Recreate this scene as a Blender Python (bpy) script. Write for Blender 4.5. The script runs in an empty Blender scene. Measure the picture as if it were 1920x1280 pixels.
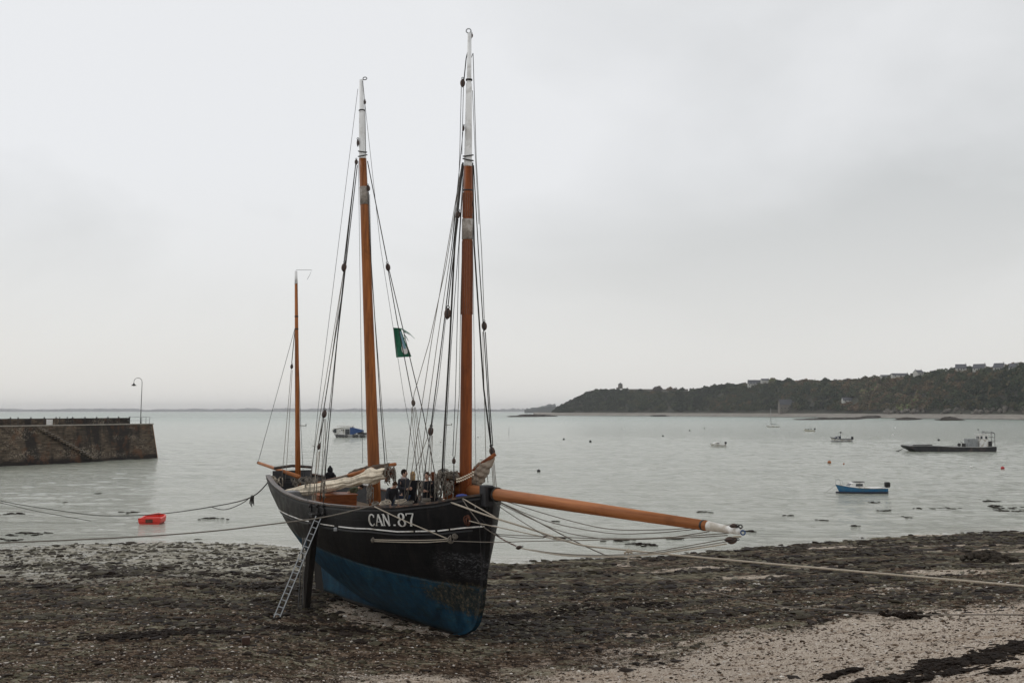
import bpy, bmesh, math, random
import numpy as np
from mathutils import Vector, Matrix
random.seed(7); RNG = np.random.default_rng(11)
R = math.radians
sc = bpy.context.scene
col = sc.collection

# ------------------------------------------------------------------ camera
F = 2059.0                       # focal length in photo pixels (1920 wide)
PITCH = math.atan(130 / F)
cam_d = bpy.data.cameras.new('camera'); cam = bpy.data.objects.new('camera', cam_d); col.objects.link(cam)
cam.location = (0, 0, 8.0); cam.rotation_euler = (math.pi / 2 + PITCH, 0, 0)
cam_d.sensor_width = 36; cam_d.lens = 36 * F / 1920; cam_d.clip_start = 0.5; cam_d.clip_end = 60000
sc.camera = cam
sc.render.resolution_x = 1024; sc.render.resolution_y = 682
sc.view_settings.view_transform = 'Standard'; sc.view_settings.look = 'None'
sc.view_settings.exposure = 0.0; sc.view_settings.gamma = 1.0; sc.view_settings.use_curve_mapping = False

# ------------------------------------------------------------------ sky and sun (overcast)
SUN_EL, SUN_AZ = R(48), R(-60)   # soft sun behind cloud, left and ahead of the camera
world = bpy.data.worlds.new("World"); sc.world = world; world.use_nodes = True
wn, wl = world.node_tree.nodes, world.node_tree.links
wn.clear()
def W(t, **k):
    n = wn.new(t)
    for a, b in k.items(): setattr(n, a, b)
    return n
w_out = W('ShaderNodeOutputWorld'); w_add = W('ShaderNodeAddShader')
sky = W('ShaderNodeTexSky'); sky.sky_type = 'NISHITA'; sky.sun_disc = False
sky.sun_elevation = SUN_EL; sky.sun_rotation = SUN_AZ
bg1 = W('ShaderNodeBackground'); bg1.inputs[1].default_value = 0.008
bg2 = W('ShaderNodeBackground'); bg2.inputs[1].default_value = 1.0
tc = W('ShaderNodeTexCoord'); mp = W('ShaderNodeMapping'); mp.inputs['Scale'].default_value = (1.0, 1.0, 1.9)
mp.inputs['Location'].default_value = (3.1, 0.35, 0.2)
nz = W('ShaderNodeTexNoise'); nz.inputs['Scale'].default_value = 2.6; nz.inputs['Detail'].default_value = 5; nz.inputs['Roughness'].default_value = 0.5
nz.inputs['Distortion'].default_value = 0.35
rp_ = W('ShaderNodeValToRGB')
rp_.color_ramp.elements[0].position = 0.27; rp_.color_ramp.elements[0].color = (0.575, 0.585, 0.582, 1)
rp_.color_ramp.elements[1].position = 0.62; rp_.color_ramp.elements[1].color = (0.795, 0.800, 0.808, 1)
sep = W('ShaderNodeSeparateXYZ'); mr = W('ShaderNodeMapRange')
mr.inputs['From Min'].default_value = 0.0; mr.inputs['From Max'].default_value = 0.24
mr.interpolation_type = 'SMOOTHSTEP'
mxw = W('ShaderNodeMixRGB'); mxw.inputs['Color1'].default_value = (0.735, 0.725, 0.705, 1)
wl.new(tc.outputs['Generated'], mp.inputs['Vector']); wl.new(mp.outputs[0], nz.inputs['Vector'])
bank = W('ShaderNodeVectorMath', operation='DISTANCE'); bank.inputs[1].default_value = (0.30, 0.93, 0.15)
bm2 = W('ShaderNodeMapping'); bm2.inputs['Scale'].default_value = (1.0, 1.0, 2.2); bank.inputs[1].default_value = (0.30, 0.93, 0.33)
wl.new(tc.outputs['Generated'], bm2.inputs['Vector']); wl.new(bm2.outputs[0], bank.inputs[0])
bmr = W('ShaderNodeMapRange'); bmr.inputs['From Min'].default_value = 0.0; bmr.inputs['From Max'].default_value = 0.55; bmr.inputs['To Min'].default_value = 0.20; bmr.inputs['To Max'].default_value = -0.07; bmr.interpolation_type = 'SMOOTHSTEP'
wl.new(bank.outputs['Value'], bmr.inputs['Value']); bsub = W('ShaderNodeMath', operation='SUBTRACT'); wl.new(nz.outputs['Fac'], bsub.inputs[0]); wl.new(bmr.outputs[0], bsub.inputs[1])
wl.new(bsub.outputs[0], rp_.inputs['Fac']); wl.new(tc.outputs['Generated'], sep.inputs[0])
wl.new(sep.outputs['Z'], mr.inputs['Value']); wl.new(mr.outputs[0], mxw.inputs['Fac'])
wl.new(rp_.outputs[0], mxw.inputs['Color2']); wl.new(mxw.outputs[0], bg2.inputs[0])
wl.new(sky.outputs[0], bg1.inputs[0]); wl.new(bg1.outputs[0], w_add.inputs[0]); wl.new(bg2.outputs[0], w_add.inputs[1])
wl.new(w_add.outputs[0], w_out.inputs['Surface'])
sun_d = bpy.data.lights.new('sun', 'SUN'); sun = bpy.data.objects.new('sun', sun_d); col.objects.link(sun)
sun_d.energy = 0.5; sun_d.angle = R(25); sun_d.color = (1, 0.97, 0.93)
sd = Vector((math.sin(SUN_AZ) * math.cos(SUN_EL), math.cos(SUN_AZ) * math.cos(SUN_EL), math.sin(SUN_EL)))
sun.rotation_euler = sd.to_track_quat('Z', 'Y').to_euler(); sun.location = (0, 0, 60)

# ------------------------------------------------------------------ geometry of the view
CA, SA = math.cos(PITCH), math.sin(PITCH)
def P(px, py, Y):
    """the world point at distance Y (metres ahead) seen at a photo position"""
    x = (px - 960) / F; u = (640 - py) / F
    ry = CA - u * SA; rz = SA + u * CA
    return Vector((x * Y / ry, Y, 8 + rz * Y / ry))
def PZ(px, py, z=0.0):
    x = (px - 960) / F; u = (640 - py) / F
    ry = CA - u * SA; rz = SA + u * CA
    Y = (z - 8) / rz * ry
    return Vector((x * Y / ry, Y, z))

# ------------------------------------------------------------------ helpers
def tag(o, label=None, cat=None, group=None, kind=None):
    if label: o['label'] = label
    if cat: o['category'] = cat
    if group: o['group'] = group
    if kind: o['kind'] = kind
    return o
def empty(name, loc, rz=0, label=None, cat=None, group=None):
    o = bpy.data.objects.new(name, None); col.objects.link(o)
    o.location = loc; o.rotation_euler = (0, 0, rz); o.empty_display_size = 0.3
    return tag(o, label, cat, group)
def children(o): return [c for c in bpy.data.objects if c.parent == o]
def copy_tree(o, parent=None):
    c = o.copy(); col.objects.link(c)
    if parent: c.parent = parent
    for ch in children(o): copy_tree(ch, c)
    return c
def interp(x, xs, ys): return float(np.interp(x, xs, ys))
def sstep(a, b, x):
    t = np.clip((x - a) / (b - a), 0, 1); return t * t * (3 - 2 * t)

class MB:
    def __init__(s): s.v = []; s.f = []; s.m = []; s.mi = 0
    def add(s, vs, fs):
        b = len(s.v); s.v += [tuple(v) for v in vs]
        for f in fs: s.f.append(tuple(b + i for i in f)); s.m.append(s.mi)
        return s
    def box(s, c, size, rz=0, M=None, bev=0.0, taper=1.0):
        sx, sy, sz = [q / 2 for q in size]
        if bev <= 0:
            pts = [(-sx, -sy, -sz), (sx, -sy, -sz), (sx, sy, -sz), (-sx, sy, -sz), (-sx * taper, -sy * taper, sz), (sx * taper, -sy * taper, sz), (sx * taper, sy * taper, sz), (-sx * taper, sy * taper, sz)]
            fs = [(3, 2, 1, 0), (4, 5, 6, 7), (0, 1, 5, 4), (1, 2, 6, 5), (2, 3, 7, 6), (3, 0, 4, 7)]
        else:
            bm = bmesh.new(); bmesh.ops.create_cube(bm, size=1)
            for v in bm.verts: v.co = Vector((v.co.x * 2 * sx, v.co.y * 2 * sy, v.co.z * 2 * sz))
            bmesh.ops.bevel(bm, geom=list(bm.edges), offset=bev, segments=2, affect='EDGES', profile=0.5)
            bm.verts.index_update()
            pts = [tuple(v.co) for v in bm.verts]; fs = [tuple(v.index for v in f.verts) for f in bm.faces]; bm.free()
        T = Matrix.Rotation(rz, 4, 'Z') if M is None else M
        return s.add([Vector(c) + T @ Vector(p) for p in pts], fs)
    def tube(s, pts, r, n=8, cap=True, sq=1.0):
        pts = [Vector(p) for p in pts]
        if not isinstance(r, (list, tuple)): r = [r] * len(pts)
        if len(r) != len(pts): r = [float(np.interp(i / (len(pts) - 1), np.linspace(0, 1, len(r)), r)) for i in range(len(pts))]
        rings = []; up = None
        for i, p in enumerate(pts):
            a = pts[max(i - 1, 0)]; b = pts[min(i + 1, len(pts) - 1)]
            d = (b - a)
            d = d.normalized() if d.length > 1e-9 else Vector((0, 0, 1))
            if up is None:
                up = Vector((0, 0, 1)) if abs(d.z) < 0.9 else Vector((1, 0, 0))
            x = d.cross(up)
            if x.length < 1e-6: x = d.orthogonal()
            x.normalize(); y = x.cross(d).normalized(); up = y
            rings.append([p + x * (math.cos(2 * math.pi * k / n) * r[i]) + y * (math.sin(2 * math.pi * k / n) * r[i] * sq) for k in range(n)])
        vs = [q for ring in rings for q in ring]; fs = []
        for i in range(len(pts) - 1):
            for k in range(n):
                k2 = (k + 1) % n
                fs.append((i * n + k, i * n + k2, (i + 1) * n + k2, (i + 1) * n + k))
        if cap:
            fs.append(tuple(reversed(range(n)))); fs.append(tuple((len(pts) - 1) * n + k for k in range(n)))
        return s.add(vs, fs)
    def ball(s, c, rad, nu=10, nv=7, M=None, jit=0.0):
        if not isinstance(rad, (list, tuple)): rad = (rad,) * 3
        vs = []; fs = []
        for j in range(nv + 1):
            th = math.pi * j / nv
            for i in range(nu):
                ph = 2 * math.pi * i / nu
                q = 1 + (random.uniform(-jit, jit) if jit else 0)
                v = Vector((rad[0] * math.sin(th) * math.cos(ph) * q, rad[1] * math.sin(th) * math.sin(ph) * q, rad[2] * math.cos(th) * q))
                if M is not None: v = M @ v
                vs.append(Vector(c) + v)
        for j in range(nv):
            for i in range(nu):
                i2 = (i + 1) % nu
                fs.append((j * nu + i, (j + 1) * nu + i, (j + 1) * nu + i2, j * nu + i2))
        return s.add(vs, fs)
    def torus(s, c, R1, r, M=None, n=16, m=6):
        T = M if M is not None else Matrix.Identity(3)
        pts = []; fs = []
        for i in range(n):
            a = 2 * math.pi * i / n
            for j in range(m):
                b = 2 * math.pi * j / m
                pts.append(Vector(c) + T @ Vector(((R1 + r * math.cos(b)) * math.cos(a), (R1 + r * math.cos(b)) * math.sin(a), r * math.sin(b))))
        for i in range(n):
            for j in range(m):
                i2 = (i + 1) % n; j2 = (j + 1) % m
                fs.append((i * m + j, i2 * m + j, i2 * m + j2, i * m + j2))
        return s.add(pts, fs)
    def prism(s, poly, z0, z1, fn=None):
        n = len(poly); fn = fn or (lambda x, y, z: (x, y, z))
        vs = [fn(x, y, z0) for x, y in poly] + [fn(x, y, z1) for x, y in poly]
        fs = [tuple(reversed(range(n))), tuple(range(n, 2 * n))] + [(i, (i + 1) % n, n + (i + 1) % n, n + i) for i in range(n)]
        return s.add(vs, fs)
    def build(s, name, mat, parent=None, origin=(0, 0, 0), smooth=False, attrs=None):
        me = bpy.data.meshes.new(name)
        o0 = Vector(origin)
        me.from_pydata([(v[0] - o0.x, v[1] - o0.y, v[2] - o0.z) for v in s.v], [], s.f)
        mats = mat if isinstance(mat, (list, tuple)) else [mat]
        for m in mats: me.materials.append(m)
        if len(mats) > 1: me.polygons.foreach_set('material_index', s.m)
        if smooth: me.polygons.foreach_set('use_smooth', [True] * len(me.polygons))
        if attrs:
            for k, a in attrs.items():
                at = me.attributes.new(k, 'FLOAT', 'POINT'); at.data.foreach_set('value', np.asarray(a, dtype=np.float32))
        me.update()
        o = bpy.data.objects.new(name, me); col.objects.link(o)
        if parent: o.parent = parent
        return o

def np_mesh(name, V, Fq, mat, attrs=None, smooth=False, parent=None):
    """fast mesh from numpy arrays; all faces with the same number of corners"""
    me = bpy.data.meshes.new(name); n, k = Fq.shape
    me.vertices.add(len(V)); me.vertices.foreach_set('co', V.astype(np.float32).ravel())
    me.loops.add(n * k); me.loops.foreach_set('vertex_index', Fq.astype(np.int32).ravel())
    me.polygons.add(n); me.polygons.foreach_set('loop_start', np.arange(0, n * k, k, dtype=np.int32))
    me.polygons.foreach_set('loop_total', np.full(n, k, dtype=np.int32))
    me.polygons.foreach_set('use_smooth', np.full(n, smooth))
    me.materials.append(mat); me.update(calc_edges=True); me.validate()
    if attrs:
        for q, a in attrs.items():
            at = me.attributes.new(q, 'FLOAT', 'POINT'); at.data.foreach_set('value', a.astype(np.float32))
    o = bpy.data.objects.new(name, me); col.objects.link(o)
    if parent: o.parent = parent
    return o

# numpy value noise
def _h(ix, iy, s):
    n = (ix * 374761393 + iy * 668265263 + s * 974634777) & 0x7fffffff
    n = ((n ^ (n >> 13)) * 1274126177) & 0x7fffffff
    return ((n ^ (n >> 16)) & 0xffff) / 65535.0
def vnoise(x, y, s=0):
    ix = np.floor(x).astype(np.int64); iy = np.floor(y).astype(np.int64)
    fx = x - ix; fy = y - iy; fx = fx * fx * (3 - 2 * fx); fy = fy * fy * (3 - 2 * fy)
    a = _h(ix, iy, s); b = _h(ix + 1, iy, s); c = _h(ix, iy + 1, s); d = _h(ix + 1, iy + 1, s)
    return (a * (1 - fx) + b * fx) * (1 - fy) + (c * (1 - fx) + d * fx) * fy
def fbm(x, y, o=4, s=0, g=0.5):
    t = 0; a = 1; w = 0
    for i in range(o):
        t = t + a * vnoise(x * 2 ** i + 17.3 * i, y * 2 ** i - 9.1 * i, s + i); w += a; a *= g
    return t / w

# ------------------------------------------------------------------ materials
class MT:
    def __init__(s, name, rough=0.7, spec=0.4, metal=0.0):
        s.mat = bpy.data.materials.new(name); s.mat.use_nodes = True
        s.t = s.mat.node_tree; s.b = s.t.nodes['Principled BSDF']
        s.b.inputs['Roughness'].default_value = rough; s.b.inputs['Specular IOR Level'].default_value = spec
        s.b.inputs['Metallic'].default_value = metal
        s.geo = None
    def n(s, t, **k):
        q = s.t.nodes.new(t)
        for a, b in k.items(): setattr(q, a, b)
        return q
    def l(s, a, b): s.t.links.new(a, b)
    def coord(s, kind='obj'):
        if kind == 'pos':
            return s.n('ShaderNodeNewGeometry').outputs['Position']
        return s.n('ShaderNodeTexCoord').outputs['Object']
    def scaled(s, vec, sc3, rot=(0, 0, 0)):
        m = s.n('ShaderNodeMapping'); m.inputs['Scale'].default_value = sc3; m.inputs['Rotation'].default_value = rot
        s.l(vec, m.inputs[0]); return m.outputs[0]
    def noise(s, vec, scale, detail=4, rough=0.55, dist=0):
        q = s.n('ShaderNodeTexNoise'); q.inputs['Scale'].default_value = scale; q.inputs['Detail'].default_value = detail
        q.inputs['Roughness'].default_value = rough; q.inputs['Distortion'].default_value = dist
        s.l(vec, q.inputs['Vector']); return q.outputs['Fac']
    def ramp(s, fac, stops, interp='LINEAR'):
        q = s.n('ShaderNodeValToRGB'); e = q.color_ramp.elements; q.color_ramp.interpolation = interp
        while len(e) < len(stops): e.new(0.5)
        for i, (p, c) in enumerate(stops):
            e[i].position = p; e[i].color = (*c, 1) if not isinstance(c, (int, float)) else (c, c, c, 1)
        s.l(fac, q.inputs[0]); return q.outputs[0]
    def mix(s, fac, a, b, mode='MIX'):
        q = s.n('ShaderNodeMixRGB', blend_type=mode)
        for i, x in enumerate((fac, a, b)):
            if isinstance(x, (int, float)): q.inputs[i].default_value = x if i == 0 else (x, x, x, 1)
            elif isinstance(x, tuple): q.inputs[i].default_value = (*x, 1)
            else: s.l(x, q.inputs[i])
        return q.outputs[0]
    def math(s, op, a, b=None, clamp=False):
        q = s.n('ShaderNodeMath', operation=op); q.use_clamp = clamp
        for i, x in enumerate((a, b)):
            if x is None: continue
            if isinstance(x, (int, float)): q.inputs[i].default_value = x
            else: s.l(x, q.inputs[i])
        return q.outputs[0]
    def attr(s, name):
        q = s.n('ShaderNodeAttribute', attribute_name=name); return q.outputs['Fac']
    def color(s, x):
        if isinstance(x, tuple): s.b.inputs['Base Color'].default_value = (*x, 1)
        else: s.l(x, s.b.inputs['Base Color'])
    def rough(s, x): s.l(x, s.b.inputs['Roughness'])
    def bump(s, h, strength=0.3, dist=0.02):
        q = s.n('ShaderNodeBump'); q.inputs['Strength'].default_value = strength; q.inputs['Distance'].default_value = dist
        s.l(h, q.inputs['Height']); s.l(q.outputs[0], s.b.inputs['Normal'])

def simple(name, c, rough=0.7, var=0.25, scale=6.0, spec=0.4, metal=0, bump=0.15, dirt=None):
    m = MT(name, rough, spec, metal); v = m.coord('obj'); f = m.noise(v, scale, 5, 0.6)
    lo = tuple(q * (1 - var) for q in c); hi = tuple(min(1, q * (1 + var)) for q in c)
    cc = m.ramp(f, [(0.3, lo), (0.7, hi)])
    if dirt:
        f2 = m.noise(v, scale * 0.6, 6, 0.65, 0.5); k = m.ramp(f2, [(0.5, 0.0), (0.62, 1.0)]); cc = m.mix(k, cc, dirt)
    m.color(cc); m.bump(f, bump, 0.02)
    return m.mat

def wood(name, dark, light, d=(0, 0, 1), rough=0.38, stripes=False):
    m = MT(name, rough, 0.22); pos = m.coord('pos')
    dot = m.n('ShaderNodeVectorMath', operation='DOT_PRODUCT'); m.l(pos, dot.inputs[0]); dot.inputs[1].default_value = d
    sc_ = m.n('ShaderNodeVectorMath', operation='SCALE'); sc_.inputs[0].default_value = d
    mm = m.math('MULTIPLY', dot.outputs['Value'], 0.965); m.l(mm, sc_.inputs['Scale'])
    sub = m.n('ShaderNodeVectorMath', operation='SUBTRACT'); m.l(pos, sub.inputs[0]); m.l(sc_.outputs[0], sub.inputs[1])
    v = sub.outputs[0]
    f = m.noise(v, 14, 6, 0.65, 0.3); f2 = m.noise(v, 3.0, 3, 0.5)
    a = m.ramp(f, [(0.28, dark), (0.72, light)]); b = m.ramp(f2, [(0.35, 0.62), (0.65, 1.1)])
    c = m.mix(1.0, a, b, 'MULTIPLY')
    g = m.noise(pos, 1.3, 4, 0.7); c = m.mix(m.ramp(g, [(0.56, 0.0), (0.74, 0.5)]), c, tuple(q * 0.45 for q in dark))
    m.color(c); m.bump(f, 0.25, 0.01); m.rough(m.ramp(f2, [(0.3, rough), (0.7, min(1, rough + 0.22))]))
    return m.mat

M = {}
M['white'] = simple('white_paint', (0.72, 0.71, 0.68), 0.45, 0.08, 3, dirt=(0.42, 0.38, 0.32))
M['mastwhite'] = simple('mast_white_paint', (0.70, 0.70, 0.69), 0.45, 0.06, 3, dirt=(0.50, 0.49, 0.47))
M['black'] = simple('black_paint', (0.012, 0.012, 0.014), 0.45, 0.3, 5)
M['iron'] = simple('dark_iron', (0.028, 0.026, 0.025), 0.6, 0.4, 9, metal=0.3)
M['rust'] = simple('rusty_iron', (0.10, 0.035, 0.018), 0.85, 0.5, 12)
M['galv'] = simple('galvanised_metal', (0.30, 0.31, 0.315), 0.4, 0.15, 8, metal=0.6)
M['block'] = simple('block_wood', (0.055, 0.028, 0.018), 0.5, 0.4, 20)
M['rope_dark'] = simple('tarred_rope', (0.035, 0.032, 0.028), 0.85, 0.4, 30)
M['rope_grey'] = simple('weathered_rope', (0.17, 0.15, 0.125), 0.9, 0.3, 30)
M['rope_pale'] = simple('pale_hemp_rope', (0.40, 0.35, 0.28), 0.9, 0.25, 30)
M['wire'] = simple('thin_wire', (0.14, 0.14, 0.14), 0.6, 0.2, 20)
M['leather'] = simple('grey_leather', (0.23, 0.20, 0.17), 0.8, 0.35, 10, dirt=(0.36, 0.33, 0.30))
M['glass'] = simple('dark_glass', (0.02, 0.025, 0.03), 0.1, 0.1, 2, spec=0.6, bump=0.0)
M['rubber'] = simple('black_rubber', (0.018, 0.018, 0.018), 0.8, 0.3, 9)
M['skin'] = simple('skin', (0.42, 0.25, 0.18), 0.55, 0.08, 9, bump=0.02)
M['mastwood'] = wood('varnished_mast_wood', (0.115, 0.027, 0.006), (0.285, 0.078, 0.016))
M['mastwood2'] = wood('orange_varnished_mast_wood', (0.17, 0.047, 0.010), (0.40, 0.138, 0.032))
M['deckwood'] = wood('deck_planking', (0.13, 0.09, 0.06), (0.24, 0.18, 0.13), (0.5, -0.866, 0), 0.75)
M['housewood'] = wood('varnished_house_wood', (0.16, 0.045, 0.012), (0.32, 0.10, 0.03), (0.866, 0.5, 0), 0.4)
M['darkwood'] = wood('dark_leg_wood', (0.012, 0.010, 0.009), (0.035, 0.028, 0.022), (0, 0, 1), 0.7)

# ------------------------------------------------------------------ sea
def make_water():
    m = MT('sea_water', 0.12, 0.5); m.b.inputs['IOR'].default_value = 1.33
    p = m.coord('pos')
    a = m.noise(m.scaled(p, (0.045, 0.16, 1), (0, 0, R(8))), 1.0, 5, 0.6, 0.4)
    c1 = m.ramp(a, [(0.35, (0.275, 0.285, 0.230)), (0.65, (0.350, 0.355, 0.295))])
    far = m.n('ShaderNodeMapRange'); far.inputs['From Min'].default_value = 60; far.inputs['From Max'].default_value = 900
    sp = m.n('ShaderNodeSeparateXYZ'); m.l(p, sp.inputs[0]); m.l(sp.outputs['Y'], far.inputs['Value'])
    c2 = m.mix(far.outputs[0], c1, (0.255, 0.305, 0.255))
    dp = m.attr('depth'); fn = m.noise(m.scaled(p, (0.9, 2.4, 1)), 1.5, 5, 0.7, 0.6)
    c2 = m.mix(m.ramp(dp, [(0.0, 0.55), (0.35, 0.0)]), c2, (0.30, 0.27, 0.21))
    foam = m.math('MULTIPLY', m.ramp(dp, [(0.0, 1.0), (0.10, 0.8), (0.22, 0.0)]), m.ramp(fn, [(0.50, 0.0), (0.60, 0.9)]))
    c2 = m.mix(foam, c2, (0.62, 0.62, 0.59))
    m.color(c2)
    near = m.n('ShaderNodeMapRange'); near.inputs['From Min'].default_value = 60; near.inputs['From Max'].default_value = 1600; near.interpolation_type = 'SMOOTHSTEP'
    near.inputs['To Min'].default_value = 0.10; near.inputs['To Max'].default_value = 0.28
    m.l(sp.outputs['Y'], near.inputs['Value']); m.rough(near.outputs[0])
    w1 = m.noise(m.scaled(p, (0.55, 1.25, 1), (0, 0, R(6))), 1.0, 6, 0.62, 0.5)
    w2 = m.noise(m.scaled(p, (0.05, 0.22, 1), (0, 0, R(-5))), 1.0, 4, 0.55, 0.3)
    h = m.math('ADD', w1, m.math('MULTIPLY', w2, 1.6))
    m.bump(h, 0.85, 0.42)
    return m.mat
M['water'] = make_water()
def waves(x, y):
    d = np.hypot(x, y)
    return (0.16 * (fbm(x * 0.35, y * 1.1, 4, 3) - 0.5) + 0.10 * (fbm(x * 0.10 + 5, y * 0.30, 3, 9) - 0.5)) * np.clip((d - 45) / 60, 0.25, 1.6)
ang = np.linspace(R(-42), R(42), 420); rad = np.concatenate([np.geomspace(40, 420, 420), np.geomspace(440, 12600, 60)])
AA, RR = np.meshgrid(ang, rad); X = RR * np.sin(AA); Y = RR * np.cos(AA)
Z = np.where(RR < 420, waves(X, Y) * np.clip((420 - RR) / 150, 0, 1), 0) 
V = np.stack([X, Y, Z], -1).reshape(-1, 3)
def grid_faces(nr, nc):
    i, j = np.meshgrid(np.arange(nr - 1), np.arange(nc - 1), indexing='ij'); a = (i * nc + j).ravel()
    return np.stack([a, a + 1, a + nc + 1, a + nc], 1)
tag(np_mesh('sea', V, grid_faces(len(rad), len(ang))[:, ::-1], M['water'], smooth=True), 'grey green choppy bay water', kind='structure'); SEA = [o for o in bpy.data.objects if o.name == 'sea'][0]; SEAV = V

# ------------------------------------------------------------------ foreshore
ES = (np.array([-900, 0, 300, 500, 640, 930, 1200, 1400, 1600, 1920, 3200]) - 960) / F
EY = np.array([60, 65, 67.5, 66.5, 63, 58.5, 60.5, 64.5, 69.5, 74.5, 90])
def ground(x, y, detail=True):
    sl = x / np.maximum(y, 1)
    e = np.interp(sl, ES, EY); s = e - y
    z = 0.0545 * s + 0.0016 * np.clip(s - 29, 0, 60) ** 2 * 0.6
    z = np.where(s < 0, 0.10 * s, z)
    if detail:
        z = z + 0.16 * (fbm(x * 0.35, y * 0.5, 3, 21) - 0.5) + 0.10 * (fbm(x * 1.5, y * 2.2, 3, 31) - 0.5)
        z = z - 0.13 * np.exp(-(((x + 4.7) / 3.2) ** 2 + ((y - 37.0) / 5) ** 2))
    return z
_at = SEA.data.attributes.new('depth', 'FLOAT', 'POINT'); _at.data.foreach_set('value', np.clip(-ground(SEAV[:, 0], SEAV[:, 1]), 0, 1).astype(np.float32))
def gz(x, y): return float(ground(np.array([float(x)]), np.array([float(y)]))[0])
ang = np.linspace(R(-34), R(34), 900); rad = np.geomspace(11, 105, 620)
AA, RR = np.meshgrid(ang, rad); X = RR * np.sin(AA); Y = RR * np.cos(AA)
Z = ground(X, Y)
rough_n = fbm(X * 3.2, Y * 4.0, 4, 41, 0.6) - 0.5
Z = Z + 0.11 * rough_n * np.clip(1.2 - RR / 120, 0.2, 1)
# zones: 1 = pale sandy gravel, 0 = weed-covered flats
def sandzone(x, y):
    px = 960 + F * x / np.maximum(y, 1)
    lim = np.interp(px, [-200, 500, 900, 1150, 1400, 1650, 1920, 2600], [19, 22.6, 25.6, 28.2, 30.6, 32.1, 33.4, 37])
    n = (fbm(x * 0.5, y * 0.8, 4, 55) - 0.5) * 5
    g = sstep(-3.6, 3.6, lim - y + n)
    pool = np.exp(-(((x + 3.9) * 0.866 + (y - 36.3) * 0.5) / 2.1) ** 2 - ((-(x + 3.9) * 0.5 + (y - 36.3) * 0.866) / 5.0) ** 2)
    pool = sstep(0.35, 0.6, pool + 0.25 * (fbm(x, y, 3, 77) - 0.5))
    patch = 0.65 * sstep(0.62, 0.72, fbm(x * 0.22 + 4, y * 0.75, 4, 88)) * (px > 1150)
    return np.clip(np.maximum(g, np.maximum(pool * 0.75, patch)), 0, 1)
def mudzone(x, y):
    px = 960 + F * x / np.maximum(y, 1)
    e = np.interp(x / np.maximum(y, 1), ES, EY)
    return np.clip(sstep(43, 51, y + 9 * (fbm(x * 0.25, y * 0.4, 3, 61) - 0.5)) * (1 - sstep(560, 760, px)), 0, 1)
SZ = sandzone(X, Y); MZ = mudzone(X, Y)
def make_ground():
    m = MT('foreshore', 0.9, 0.12); p = m.coord('pos')
    f1 = m.noise(m.scaled(p, (0.85, 1.0, 1)), 3.4, 9, 0.72, 0.2); f2 = m.noise(m.scaled(p, (0.5, 1.3, 1)), 0.9, 5, 0.65, 0.5); f3 = m.noise(p, 22, 5, 0.75)
    f4 = m.noise(m.scaled(p, (0.8, 2.2, 1)), 2.6, 6, 0.7, 0.3)
    f5 = m.noise(m.scaled(p, (0.16, 0.55, 1)), 1.0, 5, 0.7, 0.6)
    weed = m.ramp(f1, [(0.40, (0.009, 0.005, 0.003)), (0.50, (0.048, 0.029, 0.017)), (0.57, (0.12, 0.082, 0.054)), (0.66, (0.27, 0.20, 0.145))])
    olive = m.ramp(f4, [(0.40, (0.016, 0.011, 0.006)), (0.48, (0.085, 0.075, 0.045)), (0.57, (0.21, 0.19, 0.13)), (0.68, (0.36, 0.33, 0.26))])
    weed = m.mix(m.ramp(m.math('ADD', m.math('MULTIPLY', f2, 0.5), m.math('MULTIPLY', f5, 0.5)), [(0.47, 0.0), (0.54, 0.95)]), weed, olive)
    weed = m.mix(m.ramp(f4, [(0.38, 0.9), (0.46, 0.0)]), weed, (0.014, 0.007, 0.004))
    mud = m.ramp(f4, [(0.36, (0.020, 0.012, 0.009)), (0.44, (0.15, 0.130, 0.088)), (0.54, (0.31, 0.285, 0.22)), (0.68, (0.52, 0.50, 0.44))])
    sand = m.ramp(f3, [(0.28, (0.20, 0.155, 0.12)), (0.50, (0.47, 0.395, 0.32)), (0.70, (0.78, 0.70, 0.60))])
    sand = m.mix(m.ramp(f2, [(0.50, 0.0), (0.62, 0.5)]), sand, (0.27, 0.19, 0.125))
    sand = m.mix(m.ramp(f1, [(0.32, 0.75), (0.42, 0.0)]), sand, (0.075, 0.052, 0.038))
    c = m.mix(m.attr('mud'), weed, mud)
    sa = m.math('ADD', m.attr('sand'), m.math('MULTIPLY', m.math('SUBTRACT', m.math('MULTIPLY', m.math('ADD', f1, f3), 0.5), 0.5), 2.4)); c = m.mix(m.ramp(sa, [(0.34, 0.0), (0.72, 1.0)]), c, sand)
    m.color(c)
    wet = m.ramp(m.noise(m.scaled(p, (0.6, 1.6, 1)), 1.1, 4, 0.6, 0.4), [(0.48, 0.85), (0.60, 0.16)])
    m.rough(m.mix(m.attr('mud'), 0.9, wet)); m.l(m.mix(m.attr('mud'), 0.12, 0.5), m.b.inputs['Specular IOR Level'])
    m.bump(m.math('ADD', f1, m.math('MULTIPLY', f3, 0.5)), 0.9, 0.10)
    return m.mat
M['ground'] = make_ground()
V = np.stack([X, Y, Z], -1).reshape(-1, 3)
tag(np_mesh('foreshore', V, grid_faces(len(rad), len(ang))[:, ::-1], M['ground'], {'sand': SZ.ravel(), 'mud': MZ.ravel()}, smooth=True), 'dark weedy shingle foreshore at low tide', kind='structure')

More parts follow.
